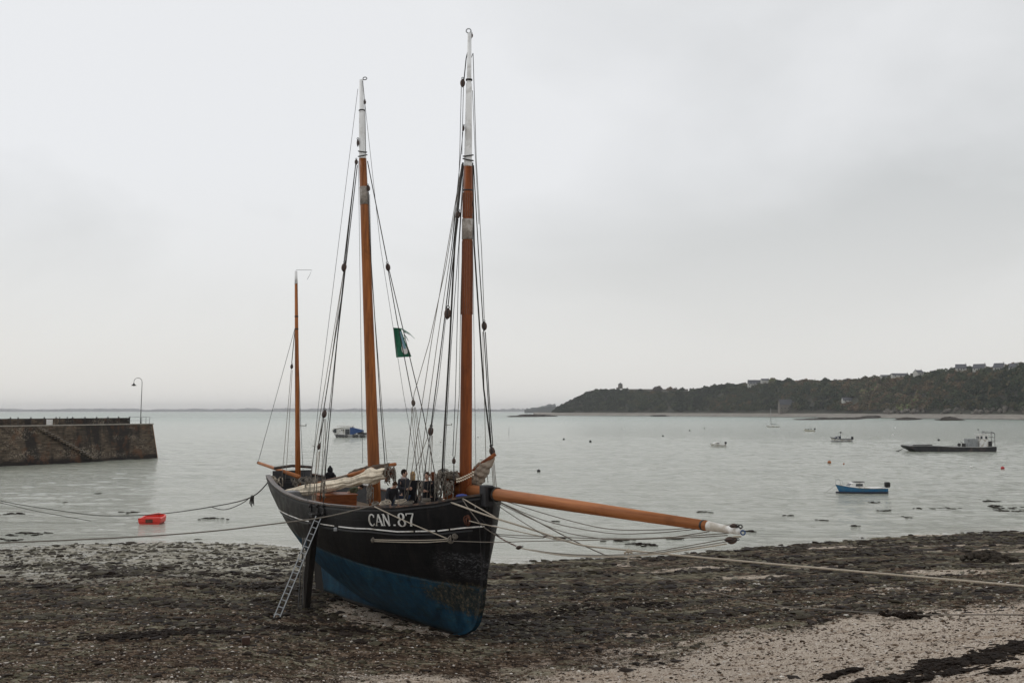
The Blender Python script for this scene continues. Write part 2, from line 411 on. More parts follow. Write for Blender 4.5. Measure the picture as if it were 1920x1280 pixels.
def scatter(name, n, region, size, flat, mat, seed, jag=0.35, dens=None, lift=0.25, base='ico', kind='stuff', label=None):
    rg = np.random.default_rng(seed)
    # base shapes: squashed icosahedra, jittered per instance
    t = (1 + 5 ** .5) / 2
    bv = np.array([(-1, t, 0), (1, t, 0), (-1, -t, 0), (1, -t, 0), (0, -1, t), (0, 1, t), (0, -1, -t), (0, 1, -t), (t, 0, -1), (t, 0, 1), (-t, 0, -1), (-t, 0, 1)]) / 1.9
    bf = np.array([(0, 11, 5), (0, 5, 1), (0, 1, 7), (0, 7, 10), (0, 10, 11), (1, 5, 9), (5, 11, 4), (11, 10, 2), (10, 7, 6), (7, 1, 8), (3, 9, 4), (3, 4, 2), (3, 2, 6), (3, 6, 8), (3, 8, 9), (4, 9, 5), (2, 4, 11), (6, 2, 10), (8, 6, 7), (9, 8, 1)])
    s0, s1, y0, y1 = region
    yy = np.exp(rg.uniform(np.log(y0), np.log(y1), n * 3)); ss = rg.uniform(s0, s1, n * 3); xx = ss * yy
    e = np.interp(ss, ES, EY); ok = yy < e + 0.6
    if dens is not None: ok &= rg.uniform(0, 1, n * 3) < dens(xx, yy)
    xx, yy = xx[ok][:n], yy[ok][:n]; n = len(xx)
    zz = ground(xx, yy) + 0.11 * (fbm(xx * 3.2, yy * 4.0, 4, 41, 0.6) - 0.5) * np.clip(1.2 - np.hypot(xx, yy) / 120, 0.2, 1)
    sz = size[0] * (size[1] / size[0]) ** (rg.uniform(0, 1, n) ** 2.2)
    sz = sz * np.clip(yy / 34, 0.55, 1.5)
    jit = 1 + rg.uniform(-jag, jag, (n, 12, 1))
    st = rg.uniform(0.55, 1.3, (n, 1, 3)) * np.array([1.0, 1.0, 1.0]); st[:, :, 2] = rg.uniform(flat[0], flat[1], (n, 1))
    a = rg.uniform(0, 2 * np.pi, n); c, s = np.cos(a), np.sin(a)
    v = bv[None] * jit * st * sz[:, None, None]
    x2 = v[:, :, 0] * c[:, None] - v[:, :, 1] * s[:, None]; y2 = v[:, :, 0] * s[:, None] + v[:, :, 1] * c[:, None]
    Vv = np.stack([x2 + xx[:, None], y2 + yy[:, None], v[:, :, 2] + (zz + sz * st[:, 0, 2] * lift)[:, None]], -1).reshape(-1, 3)
    Ff = (bf[None] + 12 * np.arange(n)[:, None, None]).reshape(-1, 3)
    tint = np.repeat(rg.uniform(0, 1, n), 12)
    return tag(np_mesh(name, Vv, Ff, mat, {'tint': tint}), label, kind=kind)
def tinted(name, stops, rough=0.85, spec=0.12):
    m = MT(name, rough, spec); c = m.ramp(m.attr('tint'), stops)
    f = m.noise(m.coord('pos'), 18, 4, 0.7); c = m.mix(1.0, c, m.ramp(f, [(0.3, 0.6), (0.7, 1.25)]), 'MULTIPLY')
    m.color(c); m.bump(f, 0.6, 0.03); return m.mat
M['pebble'] = tinted('pebbles', [(0.0, (0.016, 0.009, 0.005)), (0.40, (0.070, 0.045, 0.028)), (0.75, (0.18, 0.130, 0.090)), (0.94, (0.24, 0.20, 0.165)), (0.995, (0.70, 0.66, 0.60))])
M['gravel'] = tinted('pale_gravel', [(0.0, (0.08, 0.058, 0.045)), (0.25, (0.30, 0.24, 0.19)), (0.7, (0.52, 0.44, 0.37)), (0.95, (0.72, 0.66, 0.60))])
M['weedclump'] = tinted('seaweed', [(0.0, (0.010, 0.006, 0.004)), (0.4, (0.024, 0.015, 0.010)), (0.75, (0.040, 0.032, 0.019)), (1.0, (0.075, 0.066, 0.042))], 0.7)
M['mudstone'] = tinted('mud_stones', [(0.0, (0.022, 0.015, 0.011)), (0.4, (0.07, 0.062, 0.045)), (1.0, (0.22, 0.205, 0.16))], 0.7)
SR = (-0.56, 0.56)
scatter('pebbles', 90000, (*SR, 15, 46), (0.016, 0.075), (0.25, 0.55), M['pebble'], 1, dens=lambda x, y: np.clip(1.1 - (y - 15) / 40, 0.12, 1) * (1 - .6 * sandzone(x, y)), label='brown pebbles and shells strewn over the shore')
scatter('gravel', 40000, (*SR, 15, 42), (0.014, 0.05), (0.25, 0.55), M['gravel'], 6, dens=lambda x, y: sandzone(x, y) ** 2 + .03, label='pale gravel at the top of the shore')
scatter('seaweed', 36000, (*SR, 20, 75), (0.05, 0.22), (0.12, 0.34), M['weedclump'], 2, 0.5,
        dens=lambda x, y: np.clip((1 - sandzone(x, y) * 1.25) * (1 - 0.75 * mudzone(x, y)) * sstep(0.45, 0.58, fbm(x * 0.22, y * 0.75, 4, 99)) * (0.12 + 0.88 * sstep(27, 35, y)) + 0.012, 0, 1), label='dark brown seaweed covering the tidal flats')
scatter('shore_stones', 8000, (*SR, 30, 75), (0.03, 0.13), (0.25, 0.55), M['mudstone'], 3, 0.3, dens=lambda x, y: 0.25 + 0.6 * mudzone(x, y), label='small muddy stones along the water edge')

# wrack line: thick dark weed heaps at the lower right, on the pale gravel
def heap(name, spots, mat, label, cat=None, n=60, kind=None, grp=None):
    mb = MB()
    for (px, py, w, h) in spots:
        c = P(px, py, 30); 
        # find the ground under this sight line
        r = (c - Vector((0, 0, 8))); t = 0.3
        while t < 4:
            q = Vector((0, 0, 8)) + r * t
            if q.z < gz(q.x, q.y): break
            t += 0.004
        for k in range(n):
            dx = random.gauss(0, w * 0.42); dy = random.gauss(0, h * 0.55)
            x, y = q.x + dx, q.y + dy; s = random.uniform(0.025, 0.085)
            mb.ball((x, y, gz(x, y) + 0.02 + 0.03 * random.random()), (s * 1.6, s, s * 0.32), 6, 4, Matrix.Rotation(random.uniform(0, 3), 3, 'Z'), 0.4)
        for k in range(n // 4):
            x, y = q.x + random.gauss(0, w * 0.75), q.y + random.gauss(0, h * 1.1); a = random.uniform(-.9, .9); L_ = random.uniform(.10, .32)
            pts = [(x + L_ * (j / 3 - .5) * math.cos(a) + random.gauss(0, .02), y + L_ * (j / 3 - .5) * math.sin(a) + random.gauss(0, .03)) for j in range(4)]
            mb.tube([(a_, b_, gz(a_, b_) + .025) for a_, b_ in pts], [.006, .014, .012, .004], 4)
    o = mb.build(name, mat); return tag(o, label, cat, grp, kind)
M['wrack'] = simple('dark_wrack', (0.014, 0.009, 0.006), 0.8, 0.5, 9, bump=0.6, spec=.1)
tr = [(1915, 1208, .9, .7), (1890, 1220, .9, .8), (1865, 1232, 1.0, .7), (1840, 1243, .8, .5), (1818, 1236, .5, .3), (1800, 1262, .6, .4), (1768, 1248, .5, .3), (1745, 1258, .5, .3), (1720, 1276, .6, .3), (1690, 1272, .7, .2), (1655, 1276, .5, .2), (1630, 1279, .4, .2), (1570, 1268, .4, .15), (1885, 1262, .35, .2), (1740, 1244, .3, .15), (1600, 1160 + 100, .2, .1)]
heap('wrack_line', [(a, b, w * .75, h * .55) for a, b, w, h in tr], M['wrack'], 'black line of wrack across the pale gravel at the lower right', kind='stuff')
heap('wrack', [(980, 1158, 1.6, .5), (1040, 1152, 2.0, .5), (1100, 1143, 2.0, .5), (1160, 1138, 1.8, .5), (1215, 1134, 1.6, .4), (330, 1188, .9, .3), (220, 1196, 1.1, .4), (270, 1192, 1.0, .3), (400, 1186, .9, .3), (70, 1100, 2, .7), (210, 1080, 1.5, .6), (420, 1080, 2, .8), (510, 1060, 2, .7), (545, 1180, .8, .4), (640, 1180, 1, .4), (40, 1062, 1.5, .5), (460, 1102, 2, .7)], M['wrack'], 'clumps of dark wrack scattered over the tidal flats', kind='stuff', n=70)
M['rock'] = simple('weedy_rock', (0.030, 0.023, 0.016), 0.8, 0.5, 3, bump=0.7, spec=.15)
# stone heap at the right, single stones lying on one another
root = empty('stone_heap', P(1852, 1062, 49.5) * 1.0, 0, 'low dark heap of loose stones on the flats at the right', 'stone heap')
root.location.z = gz(root.location.x, root.location.y)
for k in range(60):
    a = random.uniform(0, 6.28); d = random.random() ** 0.7; x = 1.25 * d * math.cos(a); y = 0.9 * d * math.sin(a); s = random.uniform(0.10, 0.2)
    MB().ball((x, y, 0.06 + 0.38 * (1 - d)), (s * 1.3, s, s * 0.7), 7, 5, Matrix.Rotation(random.uniform(0, 3), 3, 'Z'), 0.15).build('stone', M['rock'], root, smooth=False)
def on_ground(px, py):
    r = P(px, py, 30) - Vector((0, 0, 8)); t = 0.3
    while t < 5:
        q = Vector((0, 0, 8)) + r * t
        if q.z < gz(q.x, q.y): break
        t += 0.003
    return Vector((q.x, q.y, gz(q.x, q.y)))
# shoreline boulders one can tell apart
bl = [(1108, 1018 + 26, 'small dark rock at the water edge just right of the bow', .28), (930, 1046, 'flat dark rock at the water line beside the bow', .30), (1228, 1034, 'dark rock at the water edge below the spar end', .22),
      (1548, 1008, 'dark rock on the shoreline left of the blue motorboat reflection', .35), (1340, 1024, 'weedy rock at the waterline right of the bowsprit tip', .25), (1620, 1020, 'low weedy rock on the right shore', .3),
      (372, 1016, 'greenish hump of rock at the water edge on the left', .28), (600, 1100, None, 0)]
for (px, py, lb, s) in bl:
    if not lb: continue
    q = on_ground(px, py)
    tag(MB().ball((0, 0, s * 0.2), (s * 1.5, s, s * 0.5), 8, 6, None, 0.26).build('shore_rock', M['rock']), lb, 'rock', 'rocks at the water edge').location = q
q = on_ground(461, 1210)
o = MB().box((0, 0, .10), (.20, .16, .19), 0.3, bev=0.02).build('rusty_block', M['block']); o.location = q; tag(o, 'small dark brown square block lying on the shingle at the lower left', 'block')
q = on_ground(1710, 1158)
mbw = MB()
for k in range(40): mbw.ball((random.gauss(0, .32), random.gauss(0, .12), .05 + random.random() * .05), (.13, .07, .05), 6, 4, Matrix.Rotation(random.uniform(0, 3), 3, 'Z'), .3)
o = mbw.build('weed_tangle', M['wrack']); o.location = q; tag(o, 'dark tangle of weed caught on the rope lying across the gravel', 'seaweed')

# ------------------------------------------------------------------ the lugger
TH = R(30); HD = Vector((math.sin(TH), -math.cos(TH), 0)); SD = Vector((-math.cos(TH), -math.sin(TH), 0)); B0 = Vector((-0.62, 31.0, 0)); LB = 17.0
def BF(u, v, z): return B0 - HD * u + SD * v + Vector((0, 0, z))
def zrail(u): return interp(u, [-.3, 0, .6, 1.3, 2.7, 4.8, 7.2, 9.6, 12.0, 14.5, 16, 17.3], [5.70, 5.65, 5.53, 5.36, 5.16, 5.02, 4.93, 4.91, 4.97, 5.12, 5.25, 5.36])
def zkeel(u): return interp(u, [0, 1.4, 13, 18], [1.50, 1.47, 1.20, 1.15])
def ustem(z): return interp(z, [1.45, 1.5, 1.6, 1.75, 2.0, 2.5, 3.2, 5.8], [2.0, 1.75, 1.38, 1.05, .78, .55, .40, 0.0])
def uend(z): return interp(z, [1.2, 2.2, 2.8, 3.3, 3.8, 4.3, 4.8, 5.6], [12.9, 13.3, 13.9, 14.9, 15.9, 16.5, 16.8, 17.15])
def brail(u):
    u = max(u, 0)
    if u < 6.5: return 2.2 * (1 - (1 - u / 6.5) ** 2.3) ** 0.8
    t = (u - 6.5) / 10.6; return 2.2 - 1.25 * min(t, 1.05) ** 2.1
def zcan(u): return interp(u, [0, 3, 7, 9, 11, 13, 15, 17], [1.45, 1.4, 1.38, 1.5, 1.82, 2.5, 3.4, 4.2])
def halfb(u, z):
    zr = zrail(u); zc = zcan(u); f = min(max((z - zc) / max(zr - zc, .1), 0), 1); ul = max(u - ustem(z), 0)
    Fm = (1 - (1 - f) ** 2.1) ** 0.85; Fb = (1 - (1 - f) ** 1.6) ** 0.9; k = float(sstep(0.5, 6, u))
    ff = Fb * (1 - k) + Fm * k
    bb = brail(ul)
    return max(bb * ff, 0.0) + 0.07
lug = empty('sailing_lugger', BF(7, 0, 1.3), 0, 'black and blue three-masted wooden sailing lugger standing upright on the foreshore', 'sailing boat')
LO = tuple(lug.location)
def part(mb, name, mat, parent=None, smooth=False, attrs=None): return mb.build(name, mat, parent or lug, LO, smooth, attrs)

# hull shell
NU, NZ = 130, 46
mb = MB(); att_t = []; att_u = []; att_z = []
for side in (1, -1):
    vs = []; fs = []
    for i in range(NU):
        c = (i / (NU - 1)) ** 1.25; ub = 17.1 * c
        for j in range(NZ):
            t = j / (NZ - 1)
            z = zkeel(min(ub, 13)) + (zrail(ub) - zkeel(min(ub, 13))) * t
            u = ustem(z) + (uend(z) - ustem(z)) * c
            h = halfb(u, z)
            vs.append(BF(u, h * side, z)); att_t.append(t); att_u.append(u); att_z.append(z)
    for i in range(NU - 1):
        for j in range(NZ - 1):
            q = (i * NZ + j, (i + 1) * NZ + j, (i + 1) * NZ + j + 1, i * NZ + j + 1)
            fs.append(q if side == 1 else q[::-1])
    mb.add(vs, fs)
n1 = NU * NZ
for j in range(NZ - 1):       # transom and stem faces
    a = (NU - 1) * NZ + j; mb.f.append((a, n1 + a, n1 + a + 1, a + 1)); mb.m.append(0)
    mb.f.append((j, j + 1, n1 + j + 1, n1 + j)); mb.m.append(0)
for i in range(NU - 1):
    mb.f.append((i * NZ, n1 + i * NZ, n1 + (i + 1) * NZ, (i + 1) * NZ)); mb.m.append(0)
def zblue(u): return interp(u, [0, 2, 6, 9, 13, 17], [3.02, 3.08, 3.30, 3.42, 3.62, 3.95])
att_b = [z - zblue(u) for z, u in zip(att_z, att_u)]
def make_hull():
    m = MT('hull_paint', 0.45, 0.12); p = m.coord('pos'); b = m.attr('above'); t = m.attr('strake'); u = m.attr('along')
    sm_ = m.n('ShaderNodeMath', operation='FRACT'); m.l(m.math('MULTIPLY', t, 19), sm_.inputs[0]); g0 = sm_.outputs[0]
    n1 = m.noise(p, 2.2, 7, 0.7, 0.4); n2 = m.noise(p, 9, 6, 0.75); nf = m.noise(m.scaled(p, (1, 1, 5)), 2.6, 5, 0.7, 0.6)
    be = m.math('ADD', b, m.math('MULTIPLY', m.math('SUBTRACT', n2, 0.5), 0.10))
    isb = m.ramp(be, [(0.0, 0.0), (0.03, 1.0)])
    black = m.ramp(n1, [(0.3, (0.006, 0.006, 0.007)), (0.7, (0.014, 0.0135, 0.014))])
    # pale scuffs on the bow
    bow = m.n('ShaderNodeMapRange'); bow.inputs['From Min'].default_value = 1.9; bow.inputs['From Max'].default_value = 0.9; m.l(u, bow.inputs['Value'])
    hz = m.ramp(b, [(0.15, 0.0), (0.35, 1.0), (0.9, 1.0), (1.0, 0.0)])
    sw = m.noise(m.scaled(p, (2.2, 2.2, 5.5), (R(25), R(20), 0)), 1.6, 8, 0.78, 2.2)
    sc_ = m.math('MULTIPLY', m.math('MULTIPLY', bow.outputs[0], hz), m.ramp(sw, [(0.50, 0.0), (0.68, 0.8)]))
    black = m.mix(sc_, black, (0.19, 0.19, 0.20))
    drip = m.noise(m.scaled(p, (3.5, 3.5, 0.25)), 2.0, 5, 0.7)
    black = m.mix(m.ramp(drip, [(0.56, 0.0), (0.70, 0.35)]), black, (0.045, 0.036, 0.030))
    blue = m.ramp(n1, [(0.30, (0.006, 0.032, 0.066)), (0.55, (0.012, 0.056, 0.100)), (0.75, (0.036, 0.098, 0.135))])
    blue = m.mix(m.ramp(nf, [(0.50, 0.0), (0.66, 0.8)]), blue, (0.022, 0.040, 0.044))
    blue = m.mix(m.ramp(n2, [(0.56, 0.0), (0.66, 0.55)]), blue, (0.035, 0.026, 0.018))
    # slimy band near the boot line, strongest at the bow
    band = m.ramp(m.math('ABSOLUTE', m.math('ADD', b, 0.40)), [(0.0, 1.0), (0.75, 0.0)])
    bw2 = m.n('ShaderNodeMapRange'); bw2.inputs['From Min'].default_value = 3.4; bw2.inputs['From Max'].default_value = 1.2; m.l(u, bw2.inputs['Value'])
    k = m.ramp(m.math('MULTIPLY', m.math('MULTIPLY', m.math('ADD', nf, n2), 0.85), m.math('ADD', m.math('MULTIPLY', band, bw2.outputs[0]), 0.22)), [(0.44, 0.0), (0.66, 0.85)])
    salt = m.ramp(m.math('ABSOLUTE', m.math('ADD', be, 0.02)), [(0.0, 0.5), (0.035, 0.0)])
    c = m.mix(isb, blue, black); c = m.mix(salt, c, (0.10, 0.11, 0.10)); c = m.mix(m.math('MULTIPLY', m.ramp(g0, [(0.0, 1.0), (0.05, 0.0), (0.95, 0.0), (1.0, 1.0)]), 0.4), c, (0.004, 0.004, 0.004)); c = m.mix(k, c, m.ramp(n2, [(0.40, (0.012, 0.012, 0.009)), (0.52, (0.035, 0.034, 0.022)), (0.64, (0.13, 0.095, 0.06))]))
    vs_ = m.noise(m.scaled(p, (1.1, 1.1, 0.35)), 1.5, 6, 0.7, 0.8); c = m.mix(1.0, c, m.ramp(vs_, [(0.34, (0.55, 0.55, 0.52)), (0.52, (1.0, 1.0, 1.0)), (0.70, (1.55, 1.4, 1.2))]), 'MULTIPLY')
    keel = m.ramp(m.attr('strake'), [(0.0, 0.85), (0.05, 0.0)]); c = m.mix(keel, c, (0.016, 0.016, 0.012))
    m.color(c)
    seam = m.n('ShaderNodeMath', operation='FRACT'); m.l(m.math('MULTIPLY', t, 19), seam.inputs[0])
    g = m.ramp(seam.outputs[0], [(0.0, 0.0), (0.06, 1.0), (0.94, 1.0), (1.0, 0.0)])
    m.bump(m.math('ADD', m.math('MULTIPLY', g, 0.35), m.math('MULTIPLY', n2, 0.7)), 0.4, 0.02)
    m.rough(m.mix(isb, 0.6, m.ramp(n1, [(0.35, 0.30), (0.65, 0.48)])))
    return m.mat
M['hull'] = make_hull()
hull = part(mb, 'hull', M['hull'], smooth=True, attrs={'above': att_b, 'strake': att_t, 'along': att_u})

# inner bulwark, deck, rail cap
M['bulwark'] = simple('bulwark_inside', (0.045, 0.045, 0.048), 0.6, 0.3, 4)
us = list(np.linspace(0.35, 16.9, 70)); mb = MB()
for side in (1, -1):
    vs = []
    for u in us:
        h = max(halfb(u, zrail(u)) - 0.13, 0.02); h2 = max(halfb(u, zrail(u) - .62) - 0.13, 0.02)
        vs += [BF(u, h * side, zrail(u) - 0.01), BF(u, h2 * side, zrail(u) - 0.66)]
    mb.add(vs, [(2 * i, 2 * i + 1, 2 * i + 3, 2 * i + 2) if side == -1 else (2 * i, 2 * i + 2, 2 * i + 3, 2 * i + 1) for i in range(len(us) - 1)])
mb.add([BF(16.9, -.85, 4.8), BF(16.9, .85, 4.8), BF(16.9, .85, 5.55), BF(16.9, -.85, 5.55)], [(0, 1, 2, 3)])
part(mb, 'bulwark', M['bulwark'])
mb = MB(); vs = []
for u in us:
    h = halfb(u, zrail(u) - .6) - 0.12; z = zrail(u) - 0.62
    vs += [BF(u, h, z), BF(u, 0, z + .06), BF(u, -h, z)]
mb.add(vs, [f for i in range(len(us) - 1) for f in ((3 * i, 3 * i + 3, 3 * i + 4, 3 * i + 1), (3 * i + 1, 3 * i + 4, 3 * i + 5, 3 * i + 2))])
part(mb, 'deck', M['deckwood'])
M['railcap'] = simple('rail_cap_paint', (0.035, 0.026, 0.022), 0.4, 0.4, 8, dirt=(0.14, 0.075, 0.045))
def strip(uu, zf, w, hgt, outset, side):
    vs = []; fs = []
    for u in uu:
        z = zf(u); h = halfb(u, z)
        vs += [BF(u, (h + outset) * side, z), BF(u, (h + outset) * side, z + hgt), BF(u, (h + outset - w) * side, z + hgt), BF(u, (h + outset - w) * side, z)]
    for i in range(len(uu) - 1):
        for k in range(4):
            a, b = 4 * i + k, 4 * i + (k + 1) % 4
            q = (a, a + 4, b + 4, b); fs.append(q if side == 1 else q[::-1])
    fs.append((0, 1, 2, 3)); n = len(vs); fs.append((n - 1, n - 2, n - 3, n - 4)); return vs, fs
for side in (1, -1):
    mb = MB(); mb.add(*strip(np.linspace(0.12, 17.05, 110), zrail, .20, .055, .035, side)); part(mb, 'rail_cap', M['railcap'])
    mb = MB(); mb.add(*strip(np.linspace(0.15, 17.0, 110), lambda u: zrail(u) - .10, .06, .045, .022, side)); part(mb, 'rubbing_strake', M['black'])
# white sheer stripe, broken where the photograph shows gaps
zst = lambda u: zrail(u) - interp(u, [0, 1.2, 4, 8, 12, 17], [.88, .80, .64, .64, .74, 1.06])
for (a, b) in ((.12, 0.95), (1.0, 1.32), (1.40, 2.05), (2.12, 5.9), (6.25, 8.0), (8.3, 16.9)):
    mb = MB(); mb.add(*strip(np.linspace(a, b, 40), zst, .03, .038, .012, 1)); part(mb, 'white_stripe', M['white'])
mb = MB(); mb.add(*strip(np.linspace(.12, 16.9, 80), zst, .03, .038, .012, -1)); part(mb, 'white_stripe', M['white'])
mb = MB(); mb.box((BF(6.1, halfb(6.1, 4.25) + .03, 4.25)), (.12, .12, .12), bev=.02); part(mb, 'chain_plate', M['galv'])
# wale lower down (long dark batten)
mb = MB(); mb.add(*strip(np.linspace(0.4, 16, 90), lambda u: zst(u) - .10, .05, .05, .02, 1)); part(mb, 'wale', M['black'])
# stem post, keel, rudder
mb = MB(); vs = []
for z in list(np.linspace(5.86, 1.9, 26)) + [1.75, 1.6, 1.5, 1.45]:
    us_ = ustem(z); o_ = .12 if z > 1.8 else .08
    vs += [BF(us_ - o_, .075, z), BF(us_ - o_, -.075, z), BF(us_ + .15, -.10, z), BF(us_ + .15, .10, z)]
nn = len(vs) // 4; fs = []
for i in range(nn - 1):
    for k in range(4): fs.append((4 * i + k, 4 * i + (k + 1) % 4, 4 * i + 4 + (k + 1) % 4, 4 * i + 4 + k))
fs += [(3, 2, 1, 0), tuple(4 * nn - 4 + k for k in range(4))]
mb.add(vs, fs)
sa = [interp(0, [0], [0])] * len(vs)
zz = [v[2] for v in mb.v]
part(mb, 'stem_post', M['hull'], attrs={'above': [z - 3.0 for z in zz], 'strake': [.5] * len(zz), 'along': [1.0] * len(zz)})
mb = MB(); mb.tube([BF(1.35, 0, 1.42), BF(7, 0, 1.30), BF(13.2, 0, 1.14)], [.11, .12, .12], 4); part(mb, 'keel', M['darkwood'])
mb = MB(); mb.prism([(12.9, 1.12), (13.8, 1.15), (14.1, 2.0), (14.7, 3.2), (14.3, 3.3), (13.3, 2.2)], -.06, .06, lambda x, y, z: BF(x, z, y)); part(mb, 'rudder', M['darkwood'])
# bow post head
mb = MB(); M3b = Matrix.Rotation(TH, 4, 'Z')
mb.box(BF(.10, .05, 5.62), (.30, .34, .60), M=M3b, bev=.03); bitt = part(mb, 'stem_head', M['black'])

# registration lettering, painted on the bulwark of the starboard bow
def uz_at(px, py):
    """the hull point (u, z) that is seen at a photo position"""
    u, z = 3.0, 4.6
    for it in range(60):
        q = BF(u, halfb(u, z) + .006, z); f = (q.y) * CA + (q.z - 8) * SA
        x = 960 + F * q.x / f; y = 640 - F * (-(q.y) * SA + (q.z - 8) * CA) / f
        u += (x - px) * 0.008; z += (y - py) * 0.012
        u = min(max(u, .05), 16.8)
    return u, z
ua, za = uz_at(694, 985); ub_, zb_ = uz_at(779, 985); uc, zc_ = uz_at(735, 960)
LH = abs(zc_ - zb_) * 1.02; LW = abs(ua - ub_)
print('lettering', ua, ub_, za, zb_, LH, LW)
def arc(cx, cy, rx, ry, a0, a1, w0, w1, n=14):
    out = []; inn = []
    for i in range(n + 1):
        t = i / n; a = R(a0 + (a1 - a0) * t); w = w0 + (w1 - w0) * math.sin(math.pi * t)
        out.append((cx + rx * math.cos(a), cy + ry * math.sin(a))); inn.append((cx + (rx - w) * math.cos(a), cy + (ry - w * .5 - .03) * math.sin(a)))
    return [(out[i], out[i + 1], inn[i + 1], inn[i]) for i in range(n)]
def bar(x0, y0, x1, y1, w): return [((x0 - w / 2, y0), (x0 + w / 2, y0), (x1 + w / 2, y1), (x1 - w / 2, y1))]
def hbar(x0, x1, y, t=.05): return [((x0, y), (x1, y), (x1, y + t), (x0, y + t))]
def curve(pts, ws):
    res = []
    for i in range(len(pts) - 1):
        (x0, y0), (x1, y1) = pts[i], pts[i + 1]; d = math.hypot(x1 - x0, y1 - y0); nx, ny = -(y1 - y0) / d, (x1 - x0) / d
        a, b = ws[i] / 2, ws[i + 1] / 2
        res.append(((x0 + nx * a, y0 + ny * a), (x1 + nx * b, y1 + ny * b), (x1 - nx * b, y1 - ny * b), (x0 - nx * a, y0 - ny * a)))
    return res
def ring(cx, cy, rx, ry, w): return curve([(cx + rx * math.cos(2 * math.pi * i / 24), cy + ry * math.sin(2 * math.pi * i / 24)) for i in range(25)], [w * (0.55 + .75 * abs(math.cos(2 * math.pi * i / 24))) for i in range(25)])
GL = {
 'C': (0.78, curve([(.40 + .37 * math.cos(R(a)), .5 + .49 * math.sin(R(a))) for a in range(42, 322, 12)], [.055 + .085 * max(0, math.sin(R((a - 42) / 280 * 180))) for a in range(42, 322, 12)]) + bar(.69, .72, .69, .95, .03)),
 'A': (0.80, curve([(.06, 0.03), (.38, 1.0)], [.045, .045]) + curve([(.38, 1.0), (.72, 0.03)], [.12, .12]) + hbar(.17, .58, .33, .04) + hbar(-.03, .18, 0, .035) + hbar(.58, .84, 0, .035)),
 'N': (0.86, bar(.12, 0, .12, 1, .05) + curve([(.12, 1.0), (.74, 0.0)], [.13, .13]) + bar(.74, 0, .74, 1, .05) + hbar(.0, .24, 0, .035) + hbar(-.02, .2, .965, .035) + hbar(.62, .88, .965, .035)),
 '.': (0.30, [((.06, 0), (.18, 0), (.18, .12), (.06, .12))]),
 '8': (0.66, ring(.30, .745, .205, .235, .085) + ring(.30, .26, .265, .255, .085)),
 '7': (0.62, hbar(.02, .60, .93, .055) + bar(.03, .80, .03, .95, .035) + curve([(.585, .93), (.38, .45), (.30, 0.0)], [.05, .09, .12])),
}
# pen positions measured on the photograph (fractions of the whole width)
pos = {0: 0.0, 1: 0.165, 2: 0.345, 3: 0.565, 4: 0.685, 5: 0.855}
wid = {0: 0.15, 1: 0.175, 2: 0.165, 3: 0.085, 4: 0.16, 5: 0.145}
for k, ch in enumerate('CAN.87'):
    adv, quads = GL[ch]; mb = MB()
    for q in quads:
        # subdivide along the hull so the paint follows the planking
        vs = []
        for (x, y) in q:
            fx = pos[k] + (x / (adv if ch != '.' else .3)) * wid[k]
            u, z0 = ua + (ub_ - ua) * fx, za + (zb_ - za) * fx
            z = z0 + y * LH * (1.12 if ch in '87' else 1.0) - (.05 * LH if ch in '87' else 0)
            vs.append((u, z))
        vv = [BF(u, halfb(u, z) + .028, z) for u, z in vs] + [BF(u, halfb(u, z) + .004, z) for u, z in vs]
        mb.add(vv, [(0, 1, 2, 3), (0, 4, 5, 1), (1, 5, 6, 2), (2, 6, 7, 3), (3, 7, 4, 0)])
    part(mb, 'registration_letter' if ch in 'CAN' else ('registration_mark' if ch == '.' else 'registration_number'), M['white'])
# small white ermine-like mark on the stem side
def emblem(u, z, s):
    mb = MB(); f = lambda a, b, c: BF(u + a * s, .10 + .22 + c, z + b * s)
    mb.prism([(-.5, -1), (0, -1.12), (.5, -1), (.12, .25), (-.12, .25)], 0, .006, f)
    mb.prism([(-.45, .35), (.45, .35), (.45, .52), (-.45, .52)], .001, .008, f); mb.prism([(-.1, .3), (.1, .3), (.1, .95), (-.1, .95)], .002, .009, f)
    part(mb, 'bow_emblem', M['white'])
emblem(.30, 5.34 + .04, .10)

# masts
def mastpart(name, pts, rs, mat, n=20, parent=None, ex=None):
    mb = MB(); mb.tube(pts, rs, n); return part(mb, name, mat, parent, smooth=False if n < 12 else True)
YF, YM, YZ = 32.33, 38.2, 45.0
def lerp(a, b, t): return a + (b - a) * t
fb, fm, ft = P(872.5, 955, YF + .1), P(877.5, 312, YF - .45), P(880.5, 62, YF - .75)
fpts = [lerp(fb, fm, t) for t in (0, .1, .35, .7, 1)]
foremast = mastpart('foremast', fpts, [.185, .182, .172, .15, .128], M['mastwood'])
mastpart('masthead', [lerp(fm, ft, t) for t in (0, .02, .40, .62, .625, 1)], [.128, .118, .098, .085, .07, .055], M['mastwhite'], parent=foremast)
mb_, mm_, mt_ = P(704, 965, YM), P(680, 298, YM + .75), P(677.5, 150, YM + .95)
mainmast = mastpart('mainmast', [lerp(mb_, mm_, t) for t in (0, .1, .4, .75, 1)], [.215, .212, .19, .16, .135], M['mastwood2'])
mastpart('masthead', [lerp(mm_, mt_, t) for t in (0, .02, .5, .6, .61, 1)], [.135, .128, .11, .10, .085, .07], M['mastwhite'], parent=mainmast)
zb1, zm1, zt1 = P(559, 930, YZ), P(555.3, 532, YZ + .2), P(555, 508, YZ + .2)
mizzen = mastpart('mizzenmast', [lerp(zb1, zm1, t) for t in (0, .25, .27, .6, 1)], [.115, .105, .098, .085, .062], M['mastwood2'], 14)
mastpart('masthead', [zm1, zt1], [.066, .05], M['mastwhite'], 14, parent=mizzen)
mb = MB(); mb.tube([P(555, 506, YZ + .2), P(584, 506, YZ + .1), P(581, 515, YZ + .1), P(576, 524, YZ + .1)], .008, 4); part(mb, 'wind_vane', M['wire'])
